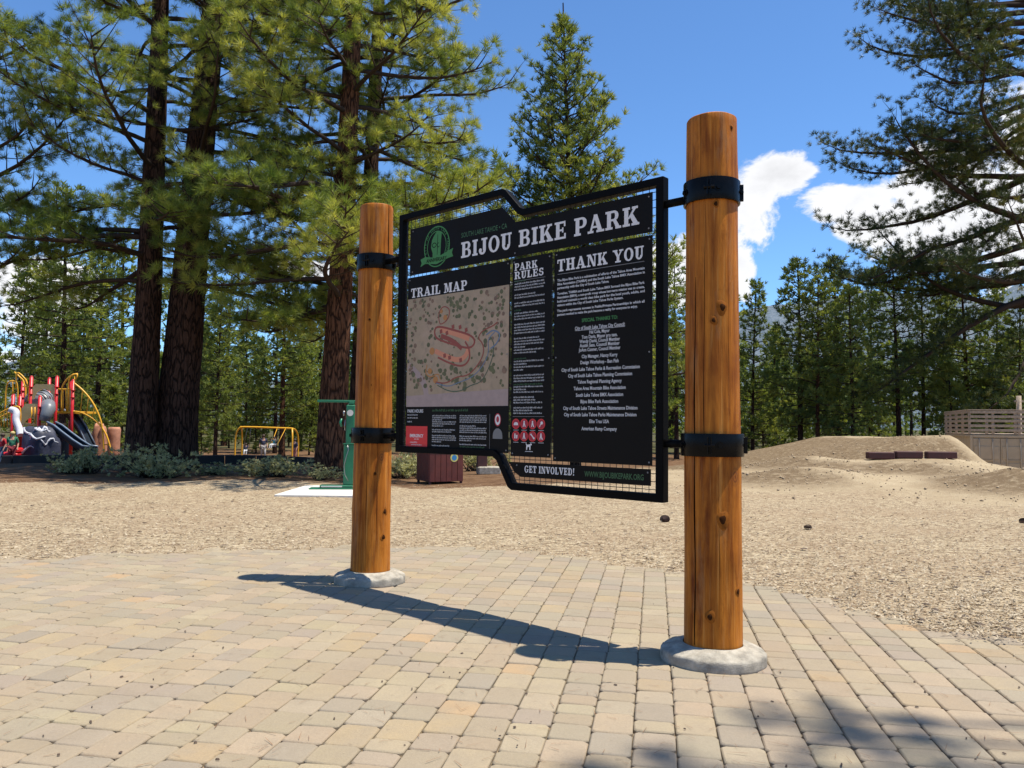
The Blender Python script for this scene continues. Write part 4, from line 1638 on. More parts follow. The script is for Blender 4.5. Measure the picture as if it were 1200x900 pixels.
def grow_limb(p0, az, L, e0, sag, tip, r0, rs, spacing=.30, tuft=.17, br=.42, start=.28, dens=1.0, sub=True, wig=1.0):
    """returns wood parts and tuft arrays for one limb"""
    m = 11
    t = np.linspace(0, 1, m)
    el = e0 + sag * np.sin(t * math.pi * .8) * -1 + tip * t ** 2
    azs = az + np.cumsum(rs.normal(0, .06 * wig, m))
    el = el + np.cumsum(rs.normal(0, .045 * wig, m))
    step = L / (m - 1)
    d = np.stack([np.cos(azs) * np.cos(el), np.sin(azs) * np.cos(el), np.sin(el)], -1)
    P = np.vstack([p0, p0 + np.cumsum(d[:-1] * step, axis=0)])
    rad = r0 * (1 - t) ** .8 + .012
    wood = [np_tube(P, rad, 5)]
    tp, td, ts = [], [], []
    nb = max(3, int(L * (1 - start) / spacing))
    lt = rs.uniform(0, 1)
    for i in range(nb):
        u = start + (1 - start) * (i + rs.rand() * .7) / nb
        q = u * (m - 1)
        i0 = min(int(q), m - 2)
        fr = q - i0
        p = P[i0] * (1 - fr) + P[i0 + 1] * fr
        dd = d[i0]
        side = 1 if i % 2 else -1
        horiz = np.array([-dd[1], dd[0], 0])
        horiz /= np.linalg.norm(horiz) + 1e-9
        bl = L * br * (1.15 - u * .75) * rs.uniform(.55, 1.15)
        bd = dd * rs.uniform(.5, 1.0) + horiz * side * rs.uniform(.45, 1.0) + np.array([0, 0, rs.uniform(-.1, .45)])
        bd /= np.linalg.norm(bd)
        k = 5
        tt_ = np.linspace(0, 1, k)
        B = p + bd * (tt_ * bl)[:, None]
        B[:, 2] += (tt_ ** 2) * bl * rs.uniform(.0, .32)
        B += rs.normal(0, .02, B.shape) * tt_[:, None]
        wood.append(np_tube(B, .018 * (1 - tt_) + .006, 3))
        nt = max(2, int(bl / (tuft * .52) * dens))
        for j in range(nt):
            uu = .25 + .75 * (j + 1) / nt
            jj = uu * (k - 1)
            a0 = min(int(jj), k - 2)
            pp = B[a0] + (B[a0 + 1] - B[a0]) * (jj - a0)
            td_ = (B[-1] - B[-2])
            td_ = td_ / (np.linalg.norm(td_) + 1e-9)
            if j < nt - 1:
                off = rs.normal(0, 1, 3)
                off[2] = off[2] * .6 + .15
                off /= np.linalg.norm(off)
                pp = pp + off * tuft * rs.uniform(.4, 1.9)
                td_ = td_ * .7 + off * .9
            td_ = td_ + np.array([0, 0, .45])
            tp.append(pp)
            td.append(td_)
            ts.append(tuft * rs.uniform(.75, 1.2))
    tp.append(P[-1])
    td.append(d[-1] + np.array([0, 0, .3]))
    ts.append(tuft * 1.15)
    return wood, np.array(tp), np.array(td), np.array(ts), lt


def trunk_mesh(base, top, h, r0, r1, seed, flare=.22, lean=(0, 0), bend=.12, n=26, name='trunk'):
    rs = np.random.RandomState(seed)
    m = max(20, int(h / .4))
    t = np.linspace(0, 1, m)
    z = t * h - .25
    ph = rs.rand(6) * 6.28
    cx = lean[0] * t + bend * np.sin(t * 3.1 + ph[0]) * t
    cy = lean[1] * t + bend * np.sin(t * 2.7 + ph[1]) * t
    r = r0 + (r1 - r0) * t ** .85
    r = r * (1 + flare * np.exp(-t * h / .55))
    a = np.arange(n) * 2 * math.pi / n
    A, Z = np.meshgrid(a, z)
    w = 1 + .035 * np.sin(A * 3 + ph[2] + Z * .15) + .03 * np.sin(A * 7 + ph[3] + np.sin(Z * .9) * 1.2) + .018 * np.sin(A * 11 + ph[4] + Z * 1.3) + rs.uniform(-.02, .02, A.shape)
    RR = r[:, None] * w
    V = np.stack([cx[:, None] + RR * np.cos(A), cy[:, None] + RR * np.sin(A), Z], -1).reshape(-1, 3)
    i = np.arange(m - 1)[:, None] * n
    j = np.arange(n)[None, :]
    j2 = (j + 1) % n
    F = np.stack([i + j, i + j2, i + n + j2, i + n + j], -1).reshape(-1, 4)
    def axis_at(zz):
        return np.array([np.interp(zz, z, cx), np.interp(zz, z, cy), zz]), float(np.interp(zz, z, r))
    return V, F, axis_at


def crown_mesh(name, TP, TD, TS, TT, templ, rs):
    V, F, tn = place_tufts(TP, TD, TS, TT, templ, rs)
    return np_mesh(name, V, F, tint=tn)


TEMPL_NEAR = tuft_templates(56, 1, .050, 1.5, 10)
TEMPL_MID = tuft_templates(18, 2, .14, 1.3, 10)
TEMPL_FAR = tuft_templates(10, 3, .27, 1.4, 10)
TEMPL_MID2 = tuft_templates(26, 4, .085, 1.45, 8)


def near_pine(name, label, loc, h, r0, seed, limbs, lean=(0, 0), mat_bark=None, mat_needle=None, tuft=.19, templ=None, group=None, r1=.1, flare=.22, bias=0.0, fat=1.0):
    rs = np.random.RandomState(seed)
    g = H(loc[0], loc[1])
    t = thing(name, label, 'tree', (loc[0], loc[1], g), 0, group)
    V, F, ax = trunk_mesh(0, 0, h, r0, r1, seed, flare, lean)
    link('trunk', np_mesh('trunk', V, F, True), t, mat_bark)
    TP, TD, TS, TT = [], [], [], []
    for (z, az, L, e0, sag, tip, kw) in limbs:
        p, rr = ax(z)
        p0 = p + np.array([math.cos(az), math.sin(az), 0]) * rr * .6
        wood, tp, td, ts, lt = grow_limb(p0, az, L, e0, sag, tip, .0125 * L * fat + .008, rs, tuft=tuft, **kw)
        Vw, Fw = join(wood)
        link('limb', np_mesh('limb', Vw, Fw, True), t, M_branch)
        if kw.get('dens', 1) <= 0:
            continue
        TP.append(tp)
        TD.append(td)
        TS.append(ts)
        TT.append(np.clip(np.full(len(tp), .28 + .48 * lt + bias) + rs.normal(0, .20, len(tp)), 0, 1))
    TP, TD, TS, TT = map(np.concatenate, (TP, TD, TS, TT))
    me = crown_mesh('crown', TP, TD, TS, TT, templ if templ is not None else TEMPL_NEAR, rs)
    link('crown', me, t, mat_needle or M_needle)
    return t, len(TP)


def limb_set(seed, z0, z1, n, Lf, e=(-.15, .2), azf=None, **kw):
    r = random.Random(seed)
    out = []
    az = r.uniform(0, 6.28)
    for i in range(n):
        f = (i + r.random() * .6) / n
        z = z0 + (z1 - z0) * f
        az += 2.399 + r.uniform(-.5, .5)
        a = azf(r) if azf else az
        L = Lf(f) * r.uniform(.72, 1.12)
        out.append((z, a, L, r.uniform(*e) + .25 * f, r.uniform(.05, .45), r.uniform(.25, .8), dict(kw)))
    return out


def wp(px, py, Y):
    p = at(px, py, Y)
    return (p.x, p.y)


TOTAL = 0
# the pair of big pines left of centre
near_trees = []
la = limb_set(101, 5.6, 21, 46, lambda f: 5.6 - 2.6 * f, spacing=.27, br=.38)
la += [(6.9, 3.35, 5.8, .12, .5, -.35, dict(dens=.45, br=.25)), (5.6, 3.0, 4.6, .1, .3, .2, dict(dens=.7, br=.3))]
near_pine('pine_tree', 'left one of the two big dark pine trunks standing close together', wp(164, 545, 23.3), 25, .45, 31, la, (.15, .2), M_bark_dark, M_needle, tuft=.25, group='big pines behind the notice board')
lb = limb_set(102, 6.2, 21, 42, lambda f: 5.2 - 2.4 * f, spacing=.27, br=.38)
near_pine('pine_tree', 'thickest pine trunk, right one of the two standing close together and leaning right', wp(203, 545, 24.0), 26, .66, 32, lb, (1.25, .2), M_bark_dark, M_needle, tuft=.25, group='big pines behind the notice board')
# the pair behind the left post
lc = limb_set(103, 4.6, 19, 66, lambda f: 4.9 - 1.9 * f, spacing=.28, br=.40)
near_pine('pine_tree', 'reddish pine trunk rising just left of the left log post behind the green stand', wp(386, 552, 21.5), 23, .41, 33, lc, (.75, 0), M_bark_red, M_needle, tuft=.25, group='big pines behind the notice board', bias=.12)
ld = limb_set(104, 5.0, 20, 60, lambda f: 5.6 - 2.2 * f, spacing=.30, br=.40)
near_pine('pine_tree', 'pine trunk right behind the left log post, partly hidden by it', wp(417, 545, 25.5), 24, .36, 34, ld, (.6, 0), M_bark_dark, M_needle, tuft=.26, group='big pines behind the notice board', bias=.08)
# the pine whose limbs reach in from the right
rF = random.Random(77)
lf = []
for i in range(40):
    f = i / 39
    az = math.pi + rF.uniform(-.75, .75)
    lf.append((10.5 + 22.0 * f, az, rF.uniform(9.2, 15.6) * (1 - .12 * f), rF.uniform(-.42, .06) + .12 * f, rF.uniform(-.15, .35), rF.uniform(.5, 1.2), dict(spacing=.40, br=.24, start=.25, wig=1.9, dens=1.05)))
lf += limb_set(106, 14, 35, 20, lambda f: 9 - 4 * f, azf=lambda r: r.uniform(-1.6, 1.6), spacing=.9, br=.3)
near_pine('pine_tree', 'dark pine reaching long upcurved limbs into the sky at the right edge', (35.7, 52.0), 38, .7, 36, lf, (0, .3), M_bark_dark, M_needle_dark, tuft=.40, templ=TEMPL_MID2, bias=-.02, fat=1.4)
# a pine standing just outside the left edge, its limbs reaching in
lh = limb_set(108, 5.5, 19, 20, lambda f: 5.4 - 2.2 * f, azf=lambda r: r.uniform(-1.9, 1.3), spacing=.30, br=.38)
near_pine('pine_tree', 'pine whose limbs reach in over the upper left corner of the photo', wp(-75, 545, 24.5), 23, .38, 38, lh, (.2, 0), M_bark_dark, M_needle, tuft=.25, bias=-.05)
# the pine behind the camera's right shoulder whose top shades the near paving
lg = limb_set(107, 7, 19.0, 34, lambda f: 2.2 - 1.3 * f, spacing=.4, br=.3)
lg += [(16.2, math.pi - .09, 6.0, .05, .05, 0, dict(br=.08, spacing=.12, start=.90, wig=.2)), (15.5, math.pi - .03, 6.1, .05, .05, 0, dict(br=.08, spacing=.09, start=.88, wig=.2)), (17.1, math.pi + .02, 6.6, .05, .05, 0, dict(br=.07, spacing=.09, start=.91, wig=.2))]
near_pine('pine_tree', 'pine beside the paving on the right whose branch tips shade the pavers', (12.5, 2.9), 21, .4, 37, lg, (0, 0), M_bark_dark, M_needle, tuft=.2, templ=TEMPL_MID)


def cone_limbs(seed, z0, z1, n, Lf, up=.25, **kw):
    r = random.Random(seed)
    out = []
    az = 0
    for i in range(n):
        f = (i + r.random() * .5) / n
        az += 2.399 + r.uniform(-.4, .4)
        out.append((z0 + (z1 - z0) * f, az, Lf(f) * r.uniform(.78, 1.15), r.uniform(-.12, .1) + up * f * 1.6, .15, r.uniform(.4, .8), dict(kw)))
    return out


# conical pine behind the middle of the board
le = cone_limbs(201, 4.0, 23.3, 160, lambda f: 6.6 * (1 - f) ** .85 + .35, .45, spacing=.32, br=.34, start=.10)
near_pine('pine_tree', 'tall cone-shaped pine rising alone against the sky above the board heading', wp(675, 540, 40), 24.6, .28, 41, le, (-.7, 0), M_bark_dark, M_needle_far, tuft=.34, templ=TEMPL_MID, r1=.03)


# ---- background pines: a handful of kinds, copied
def mid_proto(seed, h, r0, z0, Lmax, n, shape, bark, tuft=.42, dens=1.0):
    rs = np.random.RandomState(seed)
    V, F, ax = trunk_mesh(0, 0, h, r0, .04, seed, .2, (rs.uniform(-.3, .3), rs.uniform(-.3, .3)), n=12)
    tm = np_mesh('trunk', V, F, True)
    tm.materials.append(bark)
    L = cone_limbs(seed, z0, h - .4, int(n * 1.25), lambda f: Lmax * 1.15 * ((1 - f) ** shape * (.62 + .38 * min(1, f * 4)) + .1), .28, spacing=.46, br=.42, start=.12, dens=dens)
    TP, TD, TS, TT, W = [], [], [], [], []
    for (z, az, Ln, e0, sag, tip, kw) in L:
        if rs.rand() < .10:
            continue
        p, rr = ax(z)
        wood, tp, td, ts, lt = grow_limb(p, az, Ln, e0, sag, tip, .015 * Ln + .01, rs, tuft=tuft, **kw)
        W += wood[:1]
        TP.append(tp); TD.append(td); TS.append(ts)
        TT.append(np.clip(np.full(len(tp), .25 + .5 * lt) + rs.normal(0, .14, len(tp)), 0, 1))
    TP, TD, TS, TT = map(np.concatenate, (TP, TD, TS, TT))
    cm = crown_mesh('crown', TP, TD, TS, TT, TEMPL_FAR, rs)
    cm.materials.append(M_needle_far)
    Vw, Fw = join(W)
    wm = np_mesh('branches', Vw, Fw, True)
    wm.materials.append(M_branch)
    return tm, cm, wm, len(TP)


PROTO = {
    'a': mid_proto(301, 18, .26, 3.2, 3.0, 66, .62, M_bark_dark),
    'b': mid_proto(302, 20, .30, 4.0, 3.3, 62, .5, M_bark_red),
    'c': mid_proto(303, 16, .22, 1.6, 2.7, 66, .75, M_bark_dark),
    'd': mid_proto(304, 21, .28, 5.0, 2.9, 56, .45, M_bark_dark),
    'e': mid_proto(305, 14, .18, 1.0, 2.5, 60, .8, M_bark_dark),
    'f': mid_proto(306, 7, .10, .4, 1.7, 40, .8, M_bark_dark),
}
PH = {'a': 18, 'b': 20, 'c': 16, 'd': 21, 'e': 14, 'f': 7}


def mid_tree(px, ytop, Y, kind, rot, label, wide=1.0, group='pines standing behind the park'):
    """a background pine at distance Y whose top reaches image row ytop"""
    x, y = wp(px, 530, Y)
    g = H(x, y)
    top = at(px, ytop, Y).z
    s = (top - g) / PH[kind]
    tm, cm, wm, _ = PROTO[kind]
    t = thing('pine_tree', label, 'tree', (x, y, g), rot, group)
    t.scale = (s * wide, s * wide, s)
    for nm, me in (('trunk', tm), ('crown', cm), ('branches', wm)):
        o = bpy.data.objects.new(nm, me)
        COL.objects.link(o)
        o.parent = t
    return t


BG = [
    # left, behind the playground
    (20, 300, 62, 'c', .3, 'dense green pine behind the playground, nearest the left edge of the photo'),
    (72, 215, 50, 'd', 1.2, 'tall sparse pine with dark trunk rising behind the left of the play structure'),
    (48, 300, 75, 'a', 4.2, 'green pine between the left edge and the tall sparse pine, far behind the play structure'),
    (112, 285, 64, 'a', 2.2, 'broad dense pine standing behind the arched yellow ladder'),
    (140, 265, 74, 'c', 5.2, 'dense pine seen just left of the pair of big dark trunks'),
    (252, 340, 52, 'a', 3.3, 'pine just right of the pair of big dark trunks, left of the swing set'),
    (262, 310, 84, 'b', 5.0, 'farther pine peeping between the big trunk pair and the swing set'),
    (288, 370, 72, 'e', 1.9, 'bushy pine behind the left end of the yellow swing set'),
    (322, 318, 66, 'd', 2.6, 'tall slim pine with several dark stems above the middle of the swing set'),
    (330, 300, 60, 'b', .7, 'pine with brown trunk standing right behind the children on the swings'),
    (352, 345, 70, 'c', 4.1, 'leafy pine behind the right end of the yellow swing set'),
    (232, 300, 92, 'a', 1.0, 'far pine whose crown shows right beside the thickest trunk'),
    (372, 330, 82, 'c', 2.0, 'far pine just left of the reddish trunk behind the green stand'),
    # behind the board
    (455, 300, 70, 'a', 2.8, 'dense pine hidden mostly by the left log post and the board edge'),
    (500, 330, 66, 'c', .9, 'dense pine behind the left end of the notice board'),
    (560, 300, 72, 'b', 3.9, 'dense pine behind the middle of the notice board'),
    (615, 270, 78, 'a', 5.7, 'dense pine behind the notch of the notice board frame'),
    (700, 305, 70, 'c', 1.5, 'dense pine behind the right half of the notice board'),
    (752, 325, 76, 'a', 4.8, 'dense pine behind the right end of the notice board'),
    (793, 300, 62, 'd', .2, 'pine seen in the gap between the board frame and the right log post'),
    # right of the near post
    (838, 315, 74, 'a', 3.0, 'pine mostly hidden behind the right log post'),
    (882, 326, 60, 'c', .5, 'dark green pine just right of the near log post, first in the row'),
    (905, 380, 78, 'e', 3.6, 'small far pine between the first two pines right of the near log post'),
    (938, 300, 56, 'a', 1.1, 'large dark green pine second in the row right of the near log post'),
    (958, 315, 54, 'b', 4.0, 'pine with a bare reddish trunk right of the near log post'),
    (983, 298, 66, 'c', 2.5, 'narrow pointed pine just right of the bare reddish trunk'),
    (1000, 330, 52, 'a', 5.9, 'broad bright green pine behind the foot of the dirt ramp'),
    (1021, 310, 72, 'a', 3.4, 'slim pine whose tip rises behind the broad bright green pine'),
    (1054, 296, 56, 'd', .8, 'tall pine with thin dark trunk above the top of the dirt ramp'),
    (1083, 300, 60, 'd', 2.1, 'tall pine with thick dark trunk just left of the wooden rail deck'),
    (1112, 330, 66, 'a', 4.4, 'yellow green pine directly behind the wooden rail deck'),
    (1135, 300, 58, 'b', 1.7, 'tall pine rising over the middle of the tan container'),
    (1170, 330, 64, 'c', 5.3, 'bushy pine behind the right part of the tan container'),
    (1196, 345, 56, 'a', 2.9, 'pine behind the right edge of the tan container at the photo edge'),
    (236, 470, 60, 'f', .4, 'bright young pine low behind the left of the swing set'),
    (300, 455, 66, 'f', 2.4, 'bright young pine low behind the middle of the swing set'),
    (362, 462, 62, 'f', 4.4, 'bright young pine low behind the right legs of the swing set'),
    (268, 440, 76, 'e', .9, 'low bushy pine far behind the swing set, left of its middle'),
    (338, 436, 80, 'e', 3.9, 'low bushy pine far behind the swing set, right of its middle'),
    (40, 440, 58, 'e', 5.4, 'low bushy pine directly behind the left half of the play structure'),
    (96, 430, 60, 'e', 2.0, 'low bushy pine directly behind the right half of the play structure'),
    (136, 445, 56, 'f', 1.3, 'young pine behind the pink climbing stump'),
    (895, 455, 66, 'f', 1.9, 'young low pine just right of the near log post'),
    (935, 470, 62, 'f', 3.9, 'young low pine beneath the large dark green pine'),
    (975, 450, 70, 'e', 5.1, 'low pine filling the gap right of the bare reddish trunk'),
    (1030, 440, 74, 'e', .6, 'low pine filling the gap above the dirt ramp'),
    (1120, 420, 54, 'f', 1.0, 'young low pine directly behind the wooden rail deck'),
    (1160, 425, 56, 'f', 3.0, 'young low pine behind the right end of the wooden rail deck'),
]
for i, (px, yt, Y, k, rot, lab) in enumerate(BG):
    mid_tree(px, yt, Y, k, rot, lab, wide=1.0 + .12 * math.sin(i * 2.3))

# off to both sides of the frame, so that the wood goes on
# far wood that reads as one mass
def far_wood():
    rs = np.random.RandomState(91)
    TP, TD, TS, TT, W = [], [], [], [], []
    for i in range(150):
        Y = rs.uniform(88, 165)
        px = rs.uniform(-160, 1360)
        x = (px - 600) / FPX * Y
        if rs.rand() < .15 and 250 < px < 420:
            continue
        h = rs.uniform(11, 19) * (1.0 if px < 800 else .95)
        g = -1.15
        n = 150
        f = rs.rand(n) ** .85
        z = 1.0 + (h - 1.0) * f
        a = rs.rand(n) * 6.28
        R = (3.0 * (1 - f) ** .7 + .25) * rs.uniform(.35, 1.0, n) ** .6
        TP.append(np.stack([x + R * np.cos(a), Y + R * np.sin(a), g + z], -1))
        TD.append(np.stack([np.cos(a), np.sin(a), np.full(n, .4)], -1))
        TS.append(rs.uniform(.6, 1.15, n))
        TT.append(np.clip(rs.normal(.4, .15) + rs.normal(0, .12, n), 0, 1))
        tz = np.linspace(0, h, 4)
        W.append(np_tube(np.stack([np.full(4, x), np.full(4, Y), g - .3 + tz], -1), np.linspace(.28, .04, 4), 5))
    TP, TD, TS, TT = map(np.concatenate, (TP, TD, TS, TT))
    o = link('distant_pine_wood', crown_mesh('distant_pine_wood', TP, TD, TS, TT, TEMPL_FAR, rs), None, M_needle_far)
    tag(o, 'far pine wood closing the view behind the playground and track', 'pine wood', None, 'stuff')
    V, F = join(W)
    o = link('distant_pine_trunks', np_mesh('distant_pine_trunks', V, F, True), None, M_bark_dark)
    tag(o, 'thin dark trunks of the far pine wood', 'pine wood', None, 'stuff')


far_wood()


# ------------------------------------------------------------------ sagebrush
def bush_mesh(seed, n=260):
    rs = np.random.RandomState(seed)
    W, TP, TD, TS = [], [], [], []
    for i in range(40):
        a = rs.rand() * 6.28
        el = rs.uniform(.45, 1.5)
        L = rs.uniform(.55, 1.0)
        d = np.array([math.cos(a) * math.cos(el) * 1.25, math.sin(a) * math.cos(el) * 1.25, math.sin(el) * .72])
        t = np.linspace(0, 1, 5)
        P = d * (t * L)[:, None] + np.array([rs.normal(0, .08), rs.normal(0, .08), -.03]) + rs.normal(0, .015, (5, 3)) * t[:, None]
        W.append(np_tube(P, .010 * (1 - t) + .003, 3))
        for j in range(8):
            u = rs.uniform(.4, 1.05)
            TP.append(P[0] + (P[-1] - P[0]) * u + rs.normal(0, .05, 3))
            TD.append(d + rs.normal(0, .5, 3) + np.array([0, 0, .4]))
            TS.append(rs.uniform(.05, .11))
    TP, TD, TS = np.array(TP), np.array(TD), np.array(TS)
    TP[:, 2] = np.maximum(TP[:, 2], .03)
    cm = crown_mesh('foliage', TP, TD, TS, np.clip(rs.normal(.5, .22, len(TP)), 0, 1), TEMPL_BUSH, rs)
    cm.materials.append(M_sage)
    V, F = join(W)
    wm = np_mesh('stems', V, F, True)
    wm.materials.append(M_branch)
    return cm, wm


TEMPL_BUSH = tuft_templates(12, 9, .26, 1.2, 8)
BM = [bush_mesh(s) for s in (1, 2, 3, 4)]
BUSHES = [
    (80, 548, 21.6, 1.0, 'grey green sagebrush clump leftmost in front of the playground'),
    (104, 550, 22.0, 1.15, 'sagebrush clump in front of the black slide foot'),
    (172, 552, 20.8, 1.45, 'tallest wispy pale sagebrush against the twin dark trunks'),
    (196, 552, 20.4, 1.1, 'sagebrush clump at the foot of the thickest trunk'),
    (252, 553, 21.5, .95, 'dark sagebrush right of the thickest trunk'),
    (302, 556, 20.8, 1.1, 'shaded sagebrush in front of the swing set middle'),
    (325, 557, 20.2, 1.15, 'shaded sagebrush in front of the swing set right end'),
    (375, 560, 19.3, .8, 'small sagebrush at the left foot of the reddish trunk'),
    (436, 556, 20.5, .9, 'sagebrush seen just behind the left log post'),
    (470, 556, 20.6, 1.2, 'leafy sagebrush between the left log post and the red brown box'),
    (486, 550, 22.0, 1.2, 'sagebrush directly behind the red brown box'),
    (556, 549, 24.0, 1.2, 'green sagebrush just right of the red brown box under the board'),
]
for i, (px, py, Y, s, lab) in enumerate(BUSHES):
    x, y = wp(px, py, Y)
    t = thing('sagebrush', lab, 'bush', (x, y, H(x, y)), i * 1.7, 'sagebrush clumps at the edge of the wood')
    t.scale = (s * .95, s * .95, s * (.82 + .15 * math.sin(i * 1.3)) * (.72 if 240 < px < 380 else 1))
    cm, wm = BM[i % 4]
    for nm, me in (('foliage', cm), ('stems', wm)):
        o = bpy.data.objects.new(nm, me)
        COL.objects.link(o)
        o.parent = t

# ------------------------------------------------------------------ paints
M_yel = worn('yellow_paint', (0.75, 0.38, 0.02), 0.4, 0, 0.08, 6)
M_tan = worn('tan_plastic', (0.55, 0.42, 0.18), 0.5, 0, 0.08, 6)
M_rpaint = worn('red_paint', (0.55, 0.015, 0.02), 0.4, 0, 0.1, 6)
M_gplast = worn('grey_plastic', (0.16, 0.175, 0.20), 0.4, 0, 0.1, 6)
M_slide = worn('dark_slide', (0.02, 0.03, 0.045), 0.35, 0, 0.2, 6)
M_slideedge = worn('slide_lip', (0.16, 0.21, 0.28), 0.35, 0, 0.1, 6)
M_rockd = worn('dark_rock', (0.035, 0.04, 0.07), 0.6, 0, 0.4, 6, 0.4, 0.5)
M_rockw = worn('pale_rock', (0.55, 0.56, 0.62), 0.7, 0, 0.15, 8)
M_rockb = worn('pink_rock', (0.42, 0.2, 0.13), 0.85, 0, 0.25, 7, 0.2, 0.6)
M_rubber = worn('black_border', (0.012, 0.012, 0.013), 0.7, 0, 0.3, 6)
M_gpaint = worn('green_paint', (0.008, 0.135, 0.062), 0.35, 0, 0.12, 9)
M_pad = worn('white_concrete', (0.60, 0.575, 0.52), 0.9, 0, 0.06, 5, 0.2, 0.3)
M_box = worn('red_brown_box', (0.11, 0.022, 0.014), 0.55, 0, 0.25, 9)
M_cont = worn('container_tan', (0.36, 0.275, 0.18), 0.65, 0, 0.12, 2.5)
M_grwood = worn('weathered_wood', (0.33, 0.255, 0.19), 0.9, 0, 0.3, 9, 0.2, 0.6)
M_rusty = worn('dark_red_timber', (0.07, 0.025, 0.022), 0.8, 0, 0.35, 6)
M_skin = pmat('skin', (0.5, 0.29, 0.2), 0.6)
M_hair = pmat('hair', (0.05, 0.03, 0.02), 0.7)


def cloth(name, c):
    return worn('cloth_' + name, c, 0.9, 0, 0.15, 20)


# ------------------------------------------------------------------ bike repair stand and its pad
px_, py_ = wp(400, 572, 17.2)
pad = MB().box((0, 0, .03), (1.85, 2.3, .06), None, .012).build('concrete_pad', M_pad)
pad.location = (-3.52, 16.15, 0.0)
tag(pad, 'white concrete pad under the green repair stand', 'concrete pad')
st = thing('bike_repair_stand', 'green steel bicycle repair stand with a top hanger arm on a white pad', 'repair stand', (-3.56, 16.4, .062), R_(6))
MB().box((-.05, 0, .012), (1.02, .34, .022), None, .004).box((-.02, 0, .055), (.66, .26, .06), None, .01).build('base_plate', M_gpaint, st)
MB().box((-.11, -.132, .058), (.42, .006, .028)).build('base_opening', M_pad, st)
MB().box((.22, 0, .50), (.215, .17, .84), None, .02).build('lower_column', M_gpaint, st)
MB().box((.235, 0, 1.32), (.175, .15, .82), None, .02).build('upper_column', M_gpaint, st)
MB().box((.22, 0, .925), (.245, .19, .02), None, .004).build('collar', M_gpaint, st)
MB().box((-.06, 0, 1.80), (.78, .055, .05), None, .008).build('hanger_arm', M_gpaint, st)
MB().box((.25, 0, 1.765), (.11, .13, .06), None, .01).build('arm_bracket', M_gpaint, st)
MB().tube([(.23, -.078, 1.56), (.23, -.1, 1.56)], .065, 16).build('pressure_gauge', M_pad, st)
MB().tube([(.10, -.06, 1.60), (.10, -.06, 1.50)], .016, 8).build('tool', M_steel, st)
MB().tube([(.06, -.05, 1.44), (.03, -.07, 1.36), (.06, -.07, 1.28)], .024, 8).build('hook', M_gpaint, st)
MB().tube([(.13, -.07, 1.42), (.12, -.075, 1.3), (.13, -.072, 1.2)], .010, 6).build('tool', M_steel, st)
MB().tube([(.19, -.095, .90), (.21, -.10, .80), (.17, -.11, .66), (.13, -.11, .48), (.15, -.10, .30), (.22, -.09, .16)], .009, 6).build('air_hose', M_steel, st)

# ------------------------------------------------------------------ red-brown box behind the board
bx = thing('storage_box', 'dark red brown box on short feet behind the lower edge of the board', 'box', (-1.72, 19.2, H(-1.72, 19.2)), R_(28))
W_, D_, Hh = .86, .78, .72
MB().box((0, 0, .08 + Hh / 2 - .002), (W_ - .05, D_ - .05, Hh - .02)).build('core', M_rusty, bx)
for k in range(6):
    MB().box((-W_ / 2 + W_ / 6 * (k + .5), -D_ / 2, .06 + Hh / 2), (W_ / 6 - .008, .024, Hh), None, .004).build('board', M_box, bx)
for k in range(6):
    MB().box((-W_ / 2 - .002, -D_ / 2 + D_ / 6 * (k + .5), .06 + Hh / 2), (.024, D_ / 6 - .008, Hh), None, .004).build('board', M_box, bx)
    MB().box((W_ / 2 + .002, -D_ / 2 + D_ / 6 * (k + .5), .06 + Hh / 2), (.024, D_ / 6 - .008, Hh), None, .004).build('board', M_box, bx)
MB().box((0, 0, .06 + Hh + .015), (W_ + .06, D_ + .06, .03), None, .006).build('lid', M_box, bx)
for sx in (-1, 1):
    for sy in (-1, 1):
        MB().box((sx * (W_ / 2 - .03), sy * (D_ / 2 - .03), .04), (.05, .05, .1)).build('foot', M_rusty, bx)
MB().tube([(.2, -D_ / 2 - .013, .62), (.2, -D_ / 2 - .016, .62)], .10, 20).build('sticker', pmat('sticker_yellow', (.55, .5, .15), .6), bx)
MB().tube([(.2, -D_ / 2 - .0165, .62), (.2, -D_ / 2 - .018, .62)], .065, 20).build('sticker_centre', pmat('sticker_blue', (.03, .2, .42), .6), bx)
# grey block with dark post
gb = thing('footing_block', 'small grey concrete block with a short dark post, right of the red brown box', 'block', (-.62, 21.8, H(-.62, 21.8)), .2)
MB().box((0, 0, .1), (.62, .42, .22), None, .03).build('concrete_block', M_conc, gb)
MB().box((-.18, .05, .52), (.26, .26, .66), None, .01).build('post_stub', M_rusty, gb)

# ------------------------------------------------------------------ playground
def borderbox(x0, y0, x1, y1, n, lab):
    for k in range(n):
        a = Vector((x0, y0)).lerp(Vector((x1, y1)), k / n)
        b_ = Vector((x0, y0)).lerp(Vector((x1, y1)), (k + 1) / n)
        za, zb = H(a.x, a.y), H(b_.x, b_.y)
        o = MB().bar((a.x, a.y, za + .1), (b_.x - .03, b_.y, zb + .1), .11, .46, .02)
        yield o


def make_border(x0, y0, x1, y1, n, lab):
    t = thing('playground_border', lab, 'edging', (0, 0, 0))
    for mb in borderbox(x0, y0, x1, y1, n, lab):
        mb.build('border_timber', M_rubber, t)


make_border(-21.0, 27.3, -13.3, 27.6, 6, 'black plastic edging in front of the play structure')
make_border(-11.0, 27.6, -4.6, 28.0, 6, 'black plastic edging between the big trunks in front of the swings')

YP0 = 30.5


def pg(px, py, dy=0.0):
    return at(px, py, YP0 + dy)


play = thing('play_structure', 'red and yellow play structure with tunnel, slides and an arched ladder', 'play structure', (0, 0, 0))


def gz(p):
    return Vector((p.x, p.y, H(p.x, p.y) - .05))


